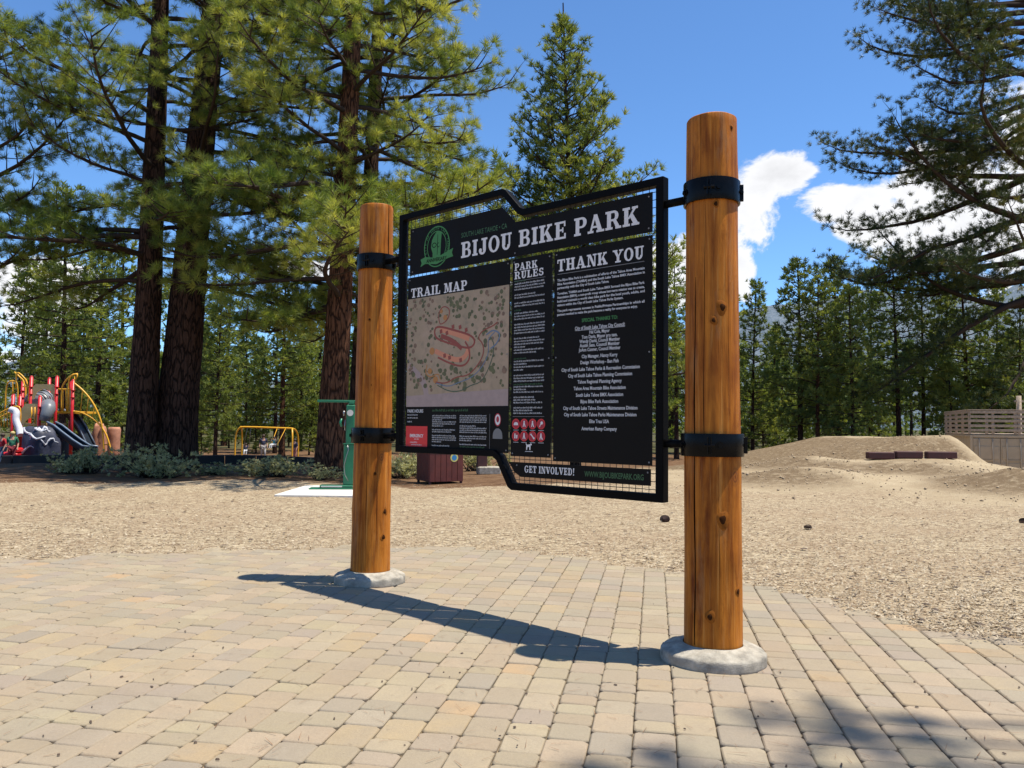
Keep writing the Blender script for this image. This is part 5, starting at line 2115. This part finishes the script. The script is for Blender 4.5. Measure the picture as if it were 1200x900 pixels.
for (px, yt, dy) in ((15.5, 463, 1.4), (24, 464, 0), (27, 447, 1.4), (37, 442, 0), (58, 444, 1.6), (67, 442, 0), (86, 446, 0), (47, 465, -.5), (57.5, 466, .6), (84, 448, 1.5)):
    a = pg(px, yt, dy)
    MB().tube([gz(a), a], .062, 10).ball(a, .062, 8, 5).build('post', M_rpaint, play)
    for zf in (.35, .62):
        MB().tube([(a.x, a.y, a.z - zf), (a.x, a.y, a.z - zf - .05)], .08, 10).build('clamp', M_rpaint, play)
# decks
def deck(px0, px1, py, y0, y1, mat, nm='deck'):
    a, b = pg(px0, py, y0), pg(px1, py, y0)
    MB().box(((a.x + b.x) / 2, YP0 + (y0 + y1) / 2, a.z), (b.x - a.x, y1 - y0, .09), None, .01).build(nm, mat, play)


deck(66, 87, 483, -.02, 1.6, M_yel)
deck(37, 66, 483, 0, 1.6, M_tan)
deck(15, 47, 497, -.5, 1.3, M_tan)


def arch_panel(px0, px1, yt, yb, hole, dy, mat):
    a, b = pg(px0, yt, dy), pg(px1, yb, dy)
    w, h = b.x - a.x, a.z - b.z
    n = 12
    cx, r = w / 2, w / 2 * hole
    inner = [(cx + r * math.cos(math.pi * k / n), min(h * .78, r * 1.05 * math.sin(math.pi * k / n))) for k in range(n + 1)]
    vs, fs = [], []
    outer = []
    for k in range(n + 1):
        t = math.pi * k / n
        c, s = math.cos(t), math.sin(t)
        m = max(abs(c) / (w / 2), abs(s) / h)
        outer.append((cx + c / m, s / m))
    for y in (-.02, .02):
        vs += [(a.x + x, a.y + y, b.z + z) for x, z in outer] + [(a.x + x, a.y + y, b.z + z) for x, z in inner]
    m = n + 1
    for k in range(n):
        fs += [(k, k + 1, m + k + 1, m + k), (2 * m + k, 2 * m + k + 1, 3 * m + k + 1, 3 * m + k), (k, k + 1, 2 * m + k + 1, 2 * m + k), (m + k, m + k + 1, 3 * m + k + 1, 3 * m + k)]
    MB().add(vs, fs).build('arch_panel', mat, play)


arch_panel(38.5, 65.5, 450, 468, .82, 0, M_tan)
arch_panel(26, 46, 473, 497, .62, -.5, M_tan)
# crawl dome and chute
c = pg(50, 468, .8)
mb = MB().ball((c.x, c.y, c.z - .1), .50, 18, 10, (1.0, .9, .85))
mb.build('crawl_dome', M_gplast, play)
for k, sc in enumerate((.36, .5, .6)):
    mb = MB()
    pts = [(c.x + sc * .95 * math.cos(a), c.y - .46 + k * .12, c.z - .12 + sc * .85 * math.sin(a)) for a in [math.pi * q / 10 for q in range(11)]]
    mb.tube(pts, .03, 6).build('dome_rib', M_gplast, play)
pts = [pg(56, 474, -.3), pg(57, 480, -.5), pg(54, 487, -.6), pg(52, 493, -.6)]
MB().tube(pts, [.26, .24, .2, .18], 12).build('tube_chute', M_gplast, play)


def slide(pts, w, nm='slide'):
    """trough along pts (top to bottom), w wide in depth"""
    pts = [Vector(p) for p in pts]
    prof = [(-w / 2, .2), (-w / 2 + .03, .0), (0, -.03), (w / 2 - .03, .0), (w / 2, .2)]
    vs, fs = [], []
    for p in pts:
        vs += [(p.x, p.y + o, p.z + z) for o, z in prof] + [(p.x, p.y + o, p.z + z - .05) for o, z in prof]
    for i in range(len(pts) - 1):
        for k in range(4):
            for b_ in (0, 5):
                fs.append((i * 10 + b_ + k, i * 10 + b_ + k + 1, (i + 1) * 10 + b_ + k + 1, (i + 1) * 10 + b_ + k))
        fs.append((i * 10, i * 10 + 5, (i + 1) * 10 + 5, (i + 1) * 10))
        fs.append((i * 10 + 4, i * 10 + 9, (i + 1) * 10 + 9, (i + 1) * 10 + 4))
    o = MB().add(vs, fs, True).build(nm, M_slide, play)
    for s in (0, 4):
        MB().tube([(p.x, p.y + prof[s][0], p.z + prof[s][1] + .01) for p in pts], .035, 6).build('slide_lip', M_slideedge, o)
    return o


slide([pg(60, 501, -.9), pg(68, 505, -1.0), pg(78, 513, -1.1), pg(90, 522, -1.2), pg(101, 529, -1.3), pg(110, 530, -1.35)], .55)
slide([pg(80, 486, .9), pg(88, 494, 1.0), pg(96, 506, 1.1), pg(103, 520, 1.2), pg(108, 530, 1.25)], .6)
# dark spiral wall under the yellow deck
mb = MB().lathe([(.5, 0), (.52, .4), (.5, .8), (.46, 1.1)], 16, tuple(gz(pg(76, 500, 1.2)) + Vector((0, 0, .15))), None, True)
mb.build('climbing_drum', M_slide, play)


def rail(pts, r=.026, mat=None, nm='rail'):
    MB().tube(pts, r, 8).build(nm, mat or M_yel, play)


def smooth_pts(P, n=2):
    P = [Vector(p) for p in P]
    for _ in range(n):
        Q = [P[0]]
        for a, b in zip(P[:-1], P[1:]):
            Q += [a * .75 + b * .25, a * .25 + b * .75]
        P = Q + [P[-1]]
    return P


# arched ladder: two curved rails on each side with rungs
for dy in (0.0, .75):
    up = smooth_pts([pg(87, 449, dy), pg(97, 457, dy), pg(108, 470, dy), pg(116, 486, dy), pg(120, 500, dy), pg(122, 530, dy)])
    lo = smooth_pts([pg(85, 482, dy), pg(95, 483, dy), pg(107, 489, dy), pg(118, 498, dy), pg(126, 512, dy), pg(131, 532, dy)])
    rail(up, .034)
    rail(lo, .034)
    for (x0, y0, x1, y1) in ((97, 458, 94, 483), (104, 466, 101, 486), (111, 477, 108, 490)):
        rail([pg(x0, y0, dy), pg(x1, y1, dy)], .018, nm='baluster')
for (px, py) in ((95, 483), (102, 486), (109, 490.5), (116, 497), (122, 505), (126.5, 514), (129.5, 523)):
    rail([pg(px, py, 0), pg(px, py, .75)], .02, nm='rung')
rail([pg(121, 521, 0), pg(129, 521, 0)], .02, nm='rung')
# loop handles over the deck
for (pts) in (
    [pg(72, 483, 0), pg(72, 455, 0), pg(76, 447, 0), pg(83, 440, 0), pg(90, 438, 0), pg(91, 441, 0), pg(86, 447, 0)],
    [pg(79, 483, 0), pg(80, 447, 0), pg(84, 439, 0), pg(91, 438, .2)],
    [pg(88, 441, .0), pg(85, 482, 0)],
    [pg(19, 455, 0), pg(19, 437, 0), pg(23, 437, 0), pg(33, 448, 0), pg(34, 470, 0)],
    [pg(17, 436, .8), pg(30, 448, .8), pg(30, 475, .8)],
    [pg(6, 481, 0), pg(7, 453, 0), pg(10, 447, 0), pg(18, 446, 0), pg(21, 450, 0), pg(21, 478, 0)],
    [pg(15, 462, .8), pg(15, 446, .8)],
    [pg(-6, 487, -.4), pg(14, 477, -.4), pg(22, 476, -.4), pg(24, 480, -.4), pg(24, 497, -.4)],
    [pg(-6, 492, .4), pg(14, 482, .4)],
    [pg(67, 456, 0), pg(86, 456, 0)], [pg(27, 453, 0), pg(37, 453, 0)],
):
    rail(smooth_pts(pts, 1), .03)
for px in (-2, 1.5, 5, 8.5, 12):
    rail([pg(px, 484 - px * .4, -.4), pg(px, 500, -.4)], .018, nm='baluster')
for px in (37, 41):
    rail([pg(px, 477, -.55), pg(px, 497, -.55)], .018, nm='baluster')
for px in (74, 77.5, 81, 84):
    rail([pg(px, 456, 0), pg(px, 483, 0)], .016, nm='baluster')
MB().box(tuple(pg(82, 470, .02)), (.09, .03, .85), None, .01).build('slat_panel_board', M_tan, play)
c = pg(86, 513, -.1)
MB().ball((c.x, c.y, c.z), .1, 10, 6).build('steering_ball', M_rpaint, play)


def boulder(name, label, px0, px1, yt, yb, dy, mat, seed, veins=0, cat='rock'):
    a, b = pg(px0, yb, dy), pg(px1, yt, dy)
    rs = random.Random(seed)
    t = thing(name, label, cat, ((a.x + b.x) / 2, a.y, H(a.x, a.y)))
    w, h = (b.x - a.x) / 2, b.z - H(a.x, a.y)
    vs, fs = [], []
    n, m = 22, 10
    ph = [rs.uniform(0, 6.28) for _ in range(8)]
    def surf(th, ph_):
        r = 1 + .16 * math.sin(3 * ph_ + ph[0] + 2 * th) + .11 * math.sin(5 * ph_ + ph[1] - 3 * th) + .08 * math.sin(4 * th + ph[2]) + .07 * math.sin(9 * ph_ + ph[3] + 6 * th)
        s = math.sin(th) ** .7
        return Vector((w * .92 * r * s * math.cos(ph_), .55 * w * r * s * math.sin(ph_), max(-.05, h * .96 * math.cos(th) ** .7 * (.82 + .2 * (r - 1) * 2 + .12))))
    for j in range(m + 1):
        th = (math.pi / 2) * j / m + 1e-4
        for k in range(n):
            vs.append(surf(min(th, math.pi / 2 - 1e-4), 2 * math.pi * k / n))
    for j in range(m):
        for k in range(n):
            k2 = (k + 1) % n
            fs.append((j * n + k, (j + 1) * n + k, (j + 1) * n + k2, j * n + k2))
    MB().add(vs, fs, True).build('rock_body', mat, t)
    for v in range(veins):
        p0 = rs.uniform(3.5, 5.8)
        th0 = rs.uniform(.25, 1.35)
        pts = []
        for q in range(9):
            th = min(1.52, th0 + .12 * math.sin(q * .9 + v))
            pts.append(surf(th, p0 + (q - 4) * .16) * 1.0)
        MB().tube(pts, [.012 + .03 * math.sin(math.pi * (q + .5) / 9) for q in range(9)], 6).build('pale_ledge', M_rockw, t)
    return t


boulder('climbing_boulder', 'dark blue climbing boulder with pale ledges in front of the play structure', 22, 71, 498, 537, -1.6, M_rockd, 5, 9)
boulder('climbing_boulder', 'pink brown climbing rock behind the foot of the arched yellow ladder', 104, 131, 497, 530, 1.8, M_rockb, 9, 0)
s_ = pg(134, 502, 1.2)
o = MB().lathe([(.27, -1.3), (.24, -.9), (.22, -.4), (.23, -.05), (.19, .05)], 14, (0, 0, 0), lambda a, z: 1 + .06 * math.sin(4 * a + z * 3)).build('play_stump', M_rockb)
o.location = s_
tag(o, 'pink brown climbing stump right of the pink rock', 'stump')
# pale figure slide on the left
pts = smooth_pts([pg(13, 480, -1), pg(20, 482, -1.1), pg(18, 492, -1.2), pg(23, 503, -1.3), pg(24, 510, -1.4)])
MB().tube(pts, .12, 10).build('pale_chute', M_rockw, play)

# red play car at the left edge
rc = thing('play_car', 'red play car at the left edge in front of the boulder', 'play car', tuple(gz(pg(5, 537, -2.1)) + Vector((0, 0, .05))), .1)
zc_ = .0
MB().box((0, 0, .35), (1.1, .55, .28), None, .06).box((.38, 0, .55), (.36, .5, .2), None, .06).build('body', M_rpaint, rc)
MB().box((-.2, 0, .62), (.12, .45, .34), None, .03).build('seat_back', M_rpaint, rc)
for sx in (-.35, .35):
    for sy in (-.29, .29):
        MB().tube([(sx, sy - .04, .2), (sx, sy + .04, .2)], .19, 14).build('wheel', M_rubber, rc)
MB().tube([(.12, -.1, .55), (.02, -.1, .78)], .015, 6).tube([(.02 + .1 * math.cos(a), -.1 + .1 * math.sin(a), .8) for a in [k * .6283 for k in range(10)]], .014, 6, closed=True).build('steering_wheel', M_black, rc)


# ------------------------------------------------------------------ people
def person(label, loc, face, h, shirt, legs, pose='stand', hair=M_hair):
    """one continuous skinned body; clothing shells as children"""
    t = thing('person', label, 'person', loc, face)
    k = h / 1.7
    if pose == 'sit':
        J = dict(pel=(0, 0, .0), chest=(0, .06, .34), neck=(0, .05, .50), head=(0, .02, .62), top=(0, .02, .74),
                 hl=(.09, 0, -.02), kl=(.11, -.42, .02), al=(.11, -.55, -.36), tl=(.11, -.70, -.38),
                 hr=(-.09, 0, -.02), kr=(-.11, -.42, .02), ar=(-.11, -.55, -.36), tr=(-.11, -.70, -.38),
                 sl=(.17, .05, .45), el=(.27, -.06, .30), wl=(.27, -.10, .55), fl=(.26, -.11, .63),
                 sr=(-.17, .05, .45), er=(-.27, -.06, .30), wr=(-.27, -.10, .55), fr=(-.26, -.11, .63))
    else:
        a = .14 if pose == 'walk' else .03
        J = dict(pel=(0, 0, .93), chest=(0, 0, 1.25), neck=(0, 0, 1.44), head=(0, -.03, 1.56), top=(0, -.02, 1.68),
                 hl=(.09, 0, .88), kl=(.10, -a, .48), al=(.11, -a * .6, .08), tl=(.12, -a * .6 - .14, .04),
                 hr=(-.09, 0, .88), kr=(-.10, a * .5, .48), ar=(-.11, a * 1.6, .08), tr=(-.12, a * 1.6 - .14, .04),
                 sl=(.19, 0, 1.38), el=(.25, .04, 1.10), wl=(.25, -.08, .86), fl=(.25, -.11, .76),
                 sr=(-.19, 0, 1.38), er=(-.25, .04, 1.10), wr=(-.25, -.08, .86), fr=(-.25, -.11, .76))
    RAD = dict(pel=.135, chest=.14, neck=.055, head=.095, top=.06, hl=.09, kl=.06, al=.04, tl=.035, hr=.09, kr=.06, ar=.04, tr=.035,
               sl=.06, el=.042, wl=.03, fl=.028, sr=.06, er=.042, wr=.03, fr=.028)
    keys = list(J)
    E = [('pel', 'chest'), ('chest', 'neck'), ('neck', 'head'), ('head', 'top'), ('pel', 'hl'), ('hl', 'kl'), ('kl', 'al'), ('al', 'tl'), ('pel', 'hr'), ('hr', 'kr'), ('kr', 'ar'), ('ar', 'tr'),
         ('chest', 'sl'), ('sl', 'el'), ('el', 'wl'), ('wl', 'fl'), ('chest', 'sr'), ('sr', 'er'), ('er', 'wr'), ('wr', 'fr')]
    def skin(name, sub, mat, grow):
        ks = [q for q in keys if any(q in e for e in sub)]
        me = bpy.data.meshes.new(name)
        me.from_pydata([Vector(J[q]) * k for q in ks], [(ks.index(a), ks.index(b)) for a, b in sub], [])
        o = link(name, me, t, mat)
        md = o.modifiers.new('skin', 'SKIN')
        for i, q in enumerate(ks):
            r = RAD[q] * k * grow
            me.skin_vertices[0].data[i].radius = (r, r)
        me.skin_vertices[0].data[0].use_root = True
        sd = o.modifiers.new('sub', 'SUBSURF')
        sd.levels = sd.render_levels = 1
        return o
    skin('body', E, M_skin, 1.0)
    skin('shirt', [('pel', 'chest'), ('chest', 'sl'), ('sl', 'el'), ('chest', 'sr'), ('sr', 'er')], shirt, 1.16)
    skin('trousers', [('pel', 'hl'), ('hl', 'kl'), ('kl', 'al'), ('pel', 'hr'), ('hr', 'kr'), ('kr', 'ar')], legs, 1.18)
    hd = Vector(J['head']) * k
    MB().ball((hd.x, hd.y + .02 * k, hd.z + .05 * k), .115 * k, 12, 8, (1, 1.05, .95)).build('hair', hair, t)
    return t


# swings
YS = 54.0
def sw(px, py, dy=0):
    return at(px, py, YS + dy)


swing = thing('swing_set', 'yellow arched swing set standing among the trees', 'swing set', (0, 0, 0))
tl, tr_ = sw(284, 500), sw(341, 502)
gl, gr_ = H(tl.x, YS), H(tr_.x, YS)
A = sw(275, 540)
mb = MB()
mb.tube(smooth_pts([(A.x, YS, gl - .1), (A.x, YS, tl.z - .5), (A.x + .25, YS, tl.z - .08), (tl.x, YS, tl.z), (tr_.x, YS, tr_.z), (sw(348, 504).x - .35, YS, tr_.z)], 2), .06, 8)
mb.build('top_beam', M_yel, swing)
for (px, dy) in ((284, 1.8), (343, -.6), (350, 1.4)):
    b_ = sw(px, 505, dy)
    tt_ = tr_ if px > 300 else tl
    MB().tube(smooth_pts([(b_.x, b_.y, H(b_.x, b_.y) - .1), (b_.x, b_.y, tt_.z - .55), ((b_.x * 2 + tt_.x) / 3, b_.y * .6 + YS * .4, tt_.z - .1), (tt_.x + (.1 if px > 300 else -.1), YS, tt_.z)], 2), .055, 8).build('leg', M_yel, swing)
seat1 = sw(288, 529, .9)
seat2 = sw(321, 522, -1.2)
for stp, (x0, x1) in ((seat1, (290, 294)), (seat2, (325, 335))):
    for px, off in ((x0, -.2), (x1, .2)):
        q = sw(px, 501.5)
        MB().tube([(q.x, YS, q.z), (stp.x + off, stp.y, stp.z)], .02, 5).build('chain', M_yel if stp is seat2 else M_steel, swing)
    MB().box(tuple(stp), (.45, .16, .03), None, .01).build('swing_seat', M_rubber, swing)
person('child in dark top sitting on the left swing', tuple(seat1 + Vector((0, 0, .06))), .2, 1.15, cloth('navy', (.03, .035, .07)), cloth('white', (.6, .6, .6)), 'sit')
person('child in teal top swinging high on the right swing', tuple(seat2 + Vector((0, 0, .06))), -.4, 1.15, cloth('teal', (.03, .14, .17)), cloth('white', (.6, .6, .6)), 'sit')
q = sw(308.5, 530, 1.6)
person('grown-up in dark top and pale shorts standing behind the swings', (q.x, q.y, H(q.x, q.y)), .4, 1.72, cloth('navy', (.03, .035, .07)), cloth('stone', (.42, .4, .38)), 'walk')
q = sw(345.5, 530, .5)
person('person in dark top standing at the right legs of the swing set', (q.x, q.y, H(q.x, q.y)), -.6, 1.5, cloth('navy', (.03, .035, .07)), cloth('rose', (.4, .16, .13)), 'stand')
q = pg(14.5, 520, -2.4)
person('child in green top standing between the play car and boulder', (q.x, q.y, H(q.x, q.y)), .3, 1.2, cloth('green', (.03, .17, .10)), cloth('maroon', (.28, .04, .05)), 'stand', pmat('hair_blond', (.5, .38, .16), .7))
q = pg(3, 520, -3.0)
person('child in red top beside the red play car at the left edge', (q.x, q.y, H(q.x, q.y)), -.5, 1.1, cloth('red', (.5, .02, .03)), cloth('bluegrey', (.12, .17, .25)), 'walk')

# ------------------------------------------------------------------ container with rail deck
cx, cy = 21.9, 38.0
ct = thing('shipping_container', 'tan shipping container with double doors set into the dirt hill', 'container', (cx, cy, H(cx + 1.5, cy) - .1), math.atan2(-.33, .944))
topz = at(1136, 509.5, 38).z - ct.location.z
LZ_, WX = 6.0, 2.55
MB().box((WX / 2, LZ_ / 2, topz / 2), (WX - .08, LZ_ - .08, topz - .06)).build('shell', M_cont, ct)
# corrugated left side
vs, fs = [], []
nseg = 40
for i in range(nseg + 1):
    y = .1 + (LZ_ - .2) * i / nseg
    xo = -.0 if (i // 2) % 2 else .035
    vs += [(xo, y, .1), (xo, y, topz - .08)]
for i in range(nseg):
    fs.append((2 * i, 2 * i + 2, 2 * i + 3, 2 * i + 1))
MB().add(vs, fs).build('side_wall', M_cont, ct)
for (x_, w_) in ((.0, .12), (WX - .12, .12)):
    MB().box((x_ + w_ / 2, -.0, topz / 2), (w_, .14, topz), None, .01).build('corner_post', M_cont, ct)
MB().box((WX / 2, 0, topz - .06), (WX - .25, .13, .12), None, .01).build('top_rail', M_cont, ct)
MB().box((-.0, LZ_ / 2, topz - .05), (.1, LZ_, .1), None, .01).build('top_rail', M_cont, ct)
for sx in (0, 1):
    x0 = .13 + sx * (WX - .26) / 2
    w = (WX - .26) / 2 - .015
    d_ = MB().box((x0 + w / 2, -.01, topz / 2 - .06), (w, .05, topz - .2), None, .01).build('door', M_cont, ct)
    for (zc__, hh) in ((.55, .72), (1.35, .72),):
        MB().box((x0 + w / 2, -.045, zc__ * topz / 2.2), (w - .12, .03, hh * topz / 2.5), None, .01).build('door_pressing', M_cont, d_)
    for xr in (.22, .72):
        MB().tube([(x0 + w * xr, -.085, .15), (x0 + w * xr, -.085, topz - .15)], .022, 6).build('lock_rod', pmat('rod_pale', (.38, .31, .23), .5), d_)
    MB().box((x0 + w * .47, -.09, topz * .45), (w * .5, .02, .05)).build('handle', M_cont, d_)
# wooden rail deck on the container
dk = thing('wooden_railing', 'weathered slatted wooden railing standing on top of the tan container', 'railing', tuple(Vector(ct.location) + Vector((0, 0, topz + .012))), ct.rotation_euler.z)
MB().box((WX / 2 + .4, LZ_ / 2, .03), (WX + .9, LZ_, .06), None, .005).build('deck_floor', M_grwood, dk)
rh = 1.12
for (x_, y_) in ((.0, .0), (.72, .0), (.98, .0), (1.9, .0), (2.05, .0), (WX + .1, .0), (WX + .7, 0), (.0, 1.6), (.0, 3.2), (.0, 4.8), (0, 6.0)):
    MB().box((x_, y_, rh / 2 + .03), (.11, .10, rh), None, .008).build('railing_post', M_grwood, dk)
rz = random.Random(4)
for k in range(5):
    z_ = .22 + k * .215
    MB().box((WX / 2 + .4, -.075, z_ + rz.uniform(-.01, .01)), (WX + .8, .035, .125), (0, rz.uniform(-.004, .004), 0), .004).build('slat', M_grwood, dk)
    MB().box((-.075, LZ_ / 2, z_ + rz.uniform(-.01, .01)), (.035, LZ_, .125), None, .004).build('slat', M_grwood, dk)
MB().box((WX / 2 + .4, -.01, rh + .055), (WX + .95, .16, .045), None, .005).build('handrail', M_grwood, dk)
MB().box((-.01, LZ_ / 2, rh + .055), (.16, LZ_, .045), None, .005).build('handrail', M_grwood, dk)
p_ = wp(1195, 520, 44)
po = MB().tube([(0, 0, 0), (0, 0, 4.6)], .13, 10).box((0, 0, 4.3), (.5, .08, .1)).build('wood_pole', M_grwood)
po.location = (p_[0], p_[1], H(*p_) - .1)
tag(po, 'slim wooden pole rising behind the right end of the railing', 'pole')
# dark red timbers at the foot of the start hill
for i, (px0, px1) in enumerate(((1016, 1047), (1049, 1080), (1085, 1120))):
    a, b_ = wp(px0, 538, 30.8), wp(px1, 538, 30.8)
    z_ = max(H(*a), H(*b_))
    lab = ['leftmost dark red timber lying at the foot of the dirt ramp', 'middle dark red timber lying at the foot of the dirt ramp', 'dark red timber nearest the tan container'][i]
    tg = at((px0 + px1) / 2, 543, 30.8).z
    L_ = b_[0] - a[0]
    o = MB().box((0, 0, .13), (L_, .3, .27), None, .03).build('track_timber', M_rusty)
    o.location = ((a[0] + b_[0]) / 2, 30.8, z_ - .02)
    tag(o, lab, 'timber', 'dark red timbers on the track')

# ------------------------------------------------------------------ pine cones and litter
def cone_mesh(seed):
    rs = random.Random(seed)
    mb = MB()
    mb.ball((0, 0, .05), .030, 10, 8, (1.9, 1, 1))
    for i in range(130):
        f = i / 130
        a = i * 2.399
        x = (f - .5) * .13
        r = .045 * math.sin(math.pi * (f * .9 + .08)) + .008
        p = Vector((x, r * math.cos(a), .05 + r * math.sin(a)))
        n = Vector((.35, math.cos(a), math.sin(a))).normalized()
        s = n.cross(Vector((1, 0, 0))).normalized() * .012
        mb.add([p - s, p + s, p + n * .030 + s * .8, p + n * .030 - s * .8], [(0, 1, 2, 3)])
    return mb


M_cone = worn('cone_brown', (0.07, 0.04, 0.03), 0.9, 0, 0.4, 30)
cones = [(779, 612, .62, 0, 'largest dark pine cone on the chips below the right end of the board'),
         (947, 621, .45, 1, 'small reddish pine cone on the chips right of the near post'),
         (1199, 613, .5, 2, 'dark pine cone on the chips at the right edge')]
cm_ = cone_mesh(3)
c0 = cm_.build('pine_cone', M_cone)
for i, (px, py, s, k, lab) in enumerate(cones):
    o = c0 if i == 0 else c0.copy()
    if i:
        COL.objects.link(o)
    d = ray(px, py)
    p = Vector((0, 0, EYE)) + d * (-EYE / d.z)
    o.location = (p.x, p.y, H(p.x, p.y) + .01)
    o.rotation_euler = (0, 0, 1 + i * 1.9)
    o.scale = (s * 1.7, s * 1.5, s * 1.2)
    tag(o, lab, 'pine cone', 'pine cones on the wood chips')


def debris():
    rng = np.random.RandomState(15)
    V, F = [], []
    k = 0
    # twigs and bark bits, on pavers and chips
    for i in range(700):
        y = 1 / rng.uniform(1 / 14, 1 / 3.2)
        x = rng.uniform(-.68, .68) * y
        on = y < edge_y(x)
        if on and rng.rand() < .86:
            continue
        z = (.0315 if on else .02 + H(x, y))
        L = rng.uniform(.004, .011) if on else rng.uniform(.012, .04)
        w = L * rng.uniform(.3, .9)
        a = rng.rand() * 6.28
        c, s = math.cos(a), math.sin(a)
        hh = rng.uniform(.003, .008)
        b = [(-L, -w * .4), (L * .8, -w), (L, w * .5), (-L * .4, w)]
        for (u, v) in b:
            V.append((x + u * c - v * s, y + u * s + v * c, z))
        for (u, v) in b:
            V.append((x + .7 * (u * c - v * s), y + .7 * (u * s + v * c), z + hh))
        o = k * 8
        F += [(o, o + 1, o + 5, o + 4), (o + 1, o + 2, o + 6, o + 5), (o + 2, o + 3, o + 7, o + 6), (o + 3, o, o + 4, o + 7), (o + 4, o + 5, o + 6, o + 7)]
        k += 1
    o = link('bark_crumbs', np_mesh('bark_crumbs', V, F), None, worn('crumb', (.075, .05, .035), .95, 0, .4, 50))
    tag(o, 'dark bark crumbs and twigs scattered over chips and pavers', 'debris', None, 'stuff')


debris()


def needles_and_clods():
    rng = np.random.RandomState(25)
    # dry fallen needles, thickest along the edge of the paving
    n = 5200
    y = 1 / rng.uniform(1 / 12.0, 1 / 3.2, n)
    x = rng.uniform(-.68, .68, n) * y
    e = edge_y(x)
    keep = (rng.rand(n) < np.clip(np.exp(-np.abs(y - e) / .55), .10, 1))
    x, y, e = x[keep], y[keep], e[keep]
    n = len(x)
    z = np.where(y < e, .0335, hgt(x, y) + .028)
    a = rng.uniform(0, 3.1416, n)
    L = rng.uniform(.03, .09, n)
    w = rng.uniform(.0009, .0018, n)
    u = np.stack([np.cos(a), np.sin(a), rng.normal(0, .05, n)], -1) * (L / 2)[:, None]
    v = np.stack([-np.sin(a), np.cos(a), np.zeros(n)], -1) * w[:, None]
    c = np.stack([x, y, z], -1)
    V = np.stack([c - u - v, c - u + v, c + u + v * .4, c + u - v * .4], 1).reshape(-1, 3)
    o = link('fallen_needles', np_mesh('fallen_needles', V, np.arange(n * 4).reshape(n, 4)), None, worn('dry_needle', (.20, .10, .045), .9, 0, .4, 30))
    tag(o, 'dry brown pine needles drifted along the edge of the paving', 'pine needles', None, 'stuff')
    # clods and stones on the slopes of the track
    n = 14000
    x = rng.uniform(3.5, 20, n)
    y = rng.uniform(15, 40, n)
    g = (hgt(x + .3, y) - hgt(x - .3, y)) / .6
    gy = (hgt(x, y + .3) - hgt(x, y - .3)) / .6
    keep = rng.rand(n) < np.clip(np.abs(g) * 3 + np.abs(gy) * 2 + .08, 0, 1)
    x, y = x[keep], y[keep]
    n = len(x)
    r = rng.lognormal(-4.1, .5, n).clip(.008, .06)
    z = hgt(x, y)
    base = np.array([[1, 0, 0], [-.5, .87, 0], [-.5, -.87, 0], [0, 0, 1.1], [0, 0, -.6]])
    P = base[None] * r[:, None, None] * rng.uniform(.6, 1.3, (n, 5, 1)) + np.stack([x, y, z + r * .2], -1)[:, None, :]
    F0 = np.array([[0, 1, 3], [1, 2, 3], [2, 0, 3], [1, 0, 4], [2, 1, 4], [0, 2, 4]])
    F = (F0[None] + (np.arange(n) * 5)[:, None, None]).reshape(-1, 3)
    o = link('dirt_clods', np_mesh('dirt_clods', P.reshape(-1, 3), F), None, worn('clod', (.30, .225, .145), .95, 0, .3, 10))
    tag(o, 'brown clods and stones on the slopes of the dirt mounds', 'clods', None, 'stuff')


needles_and_clods()
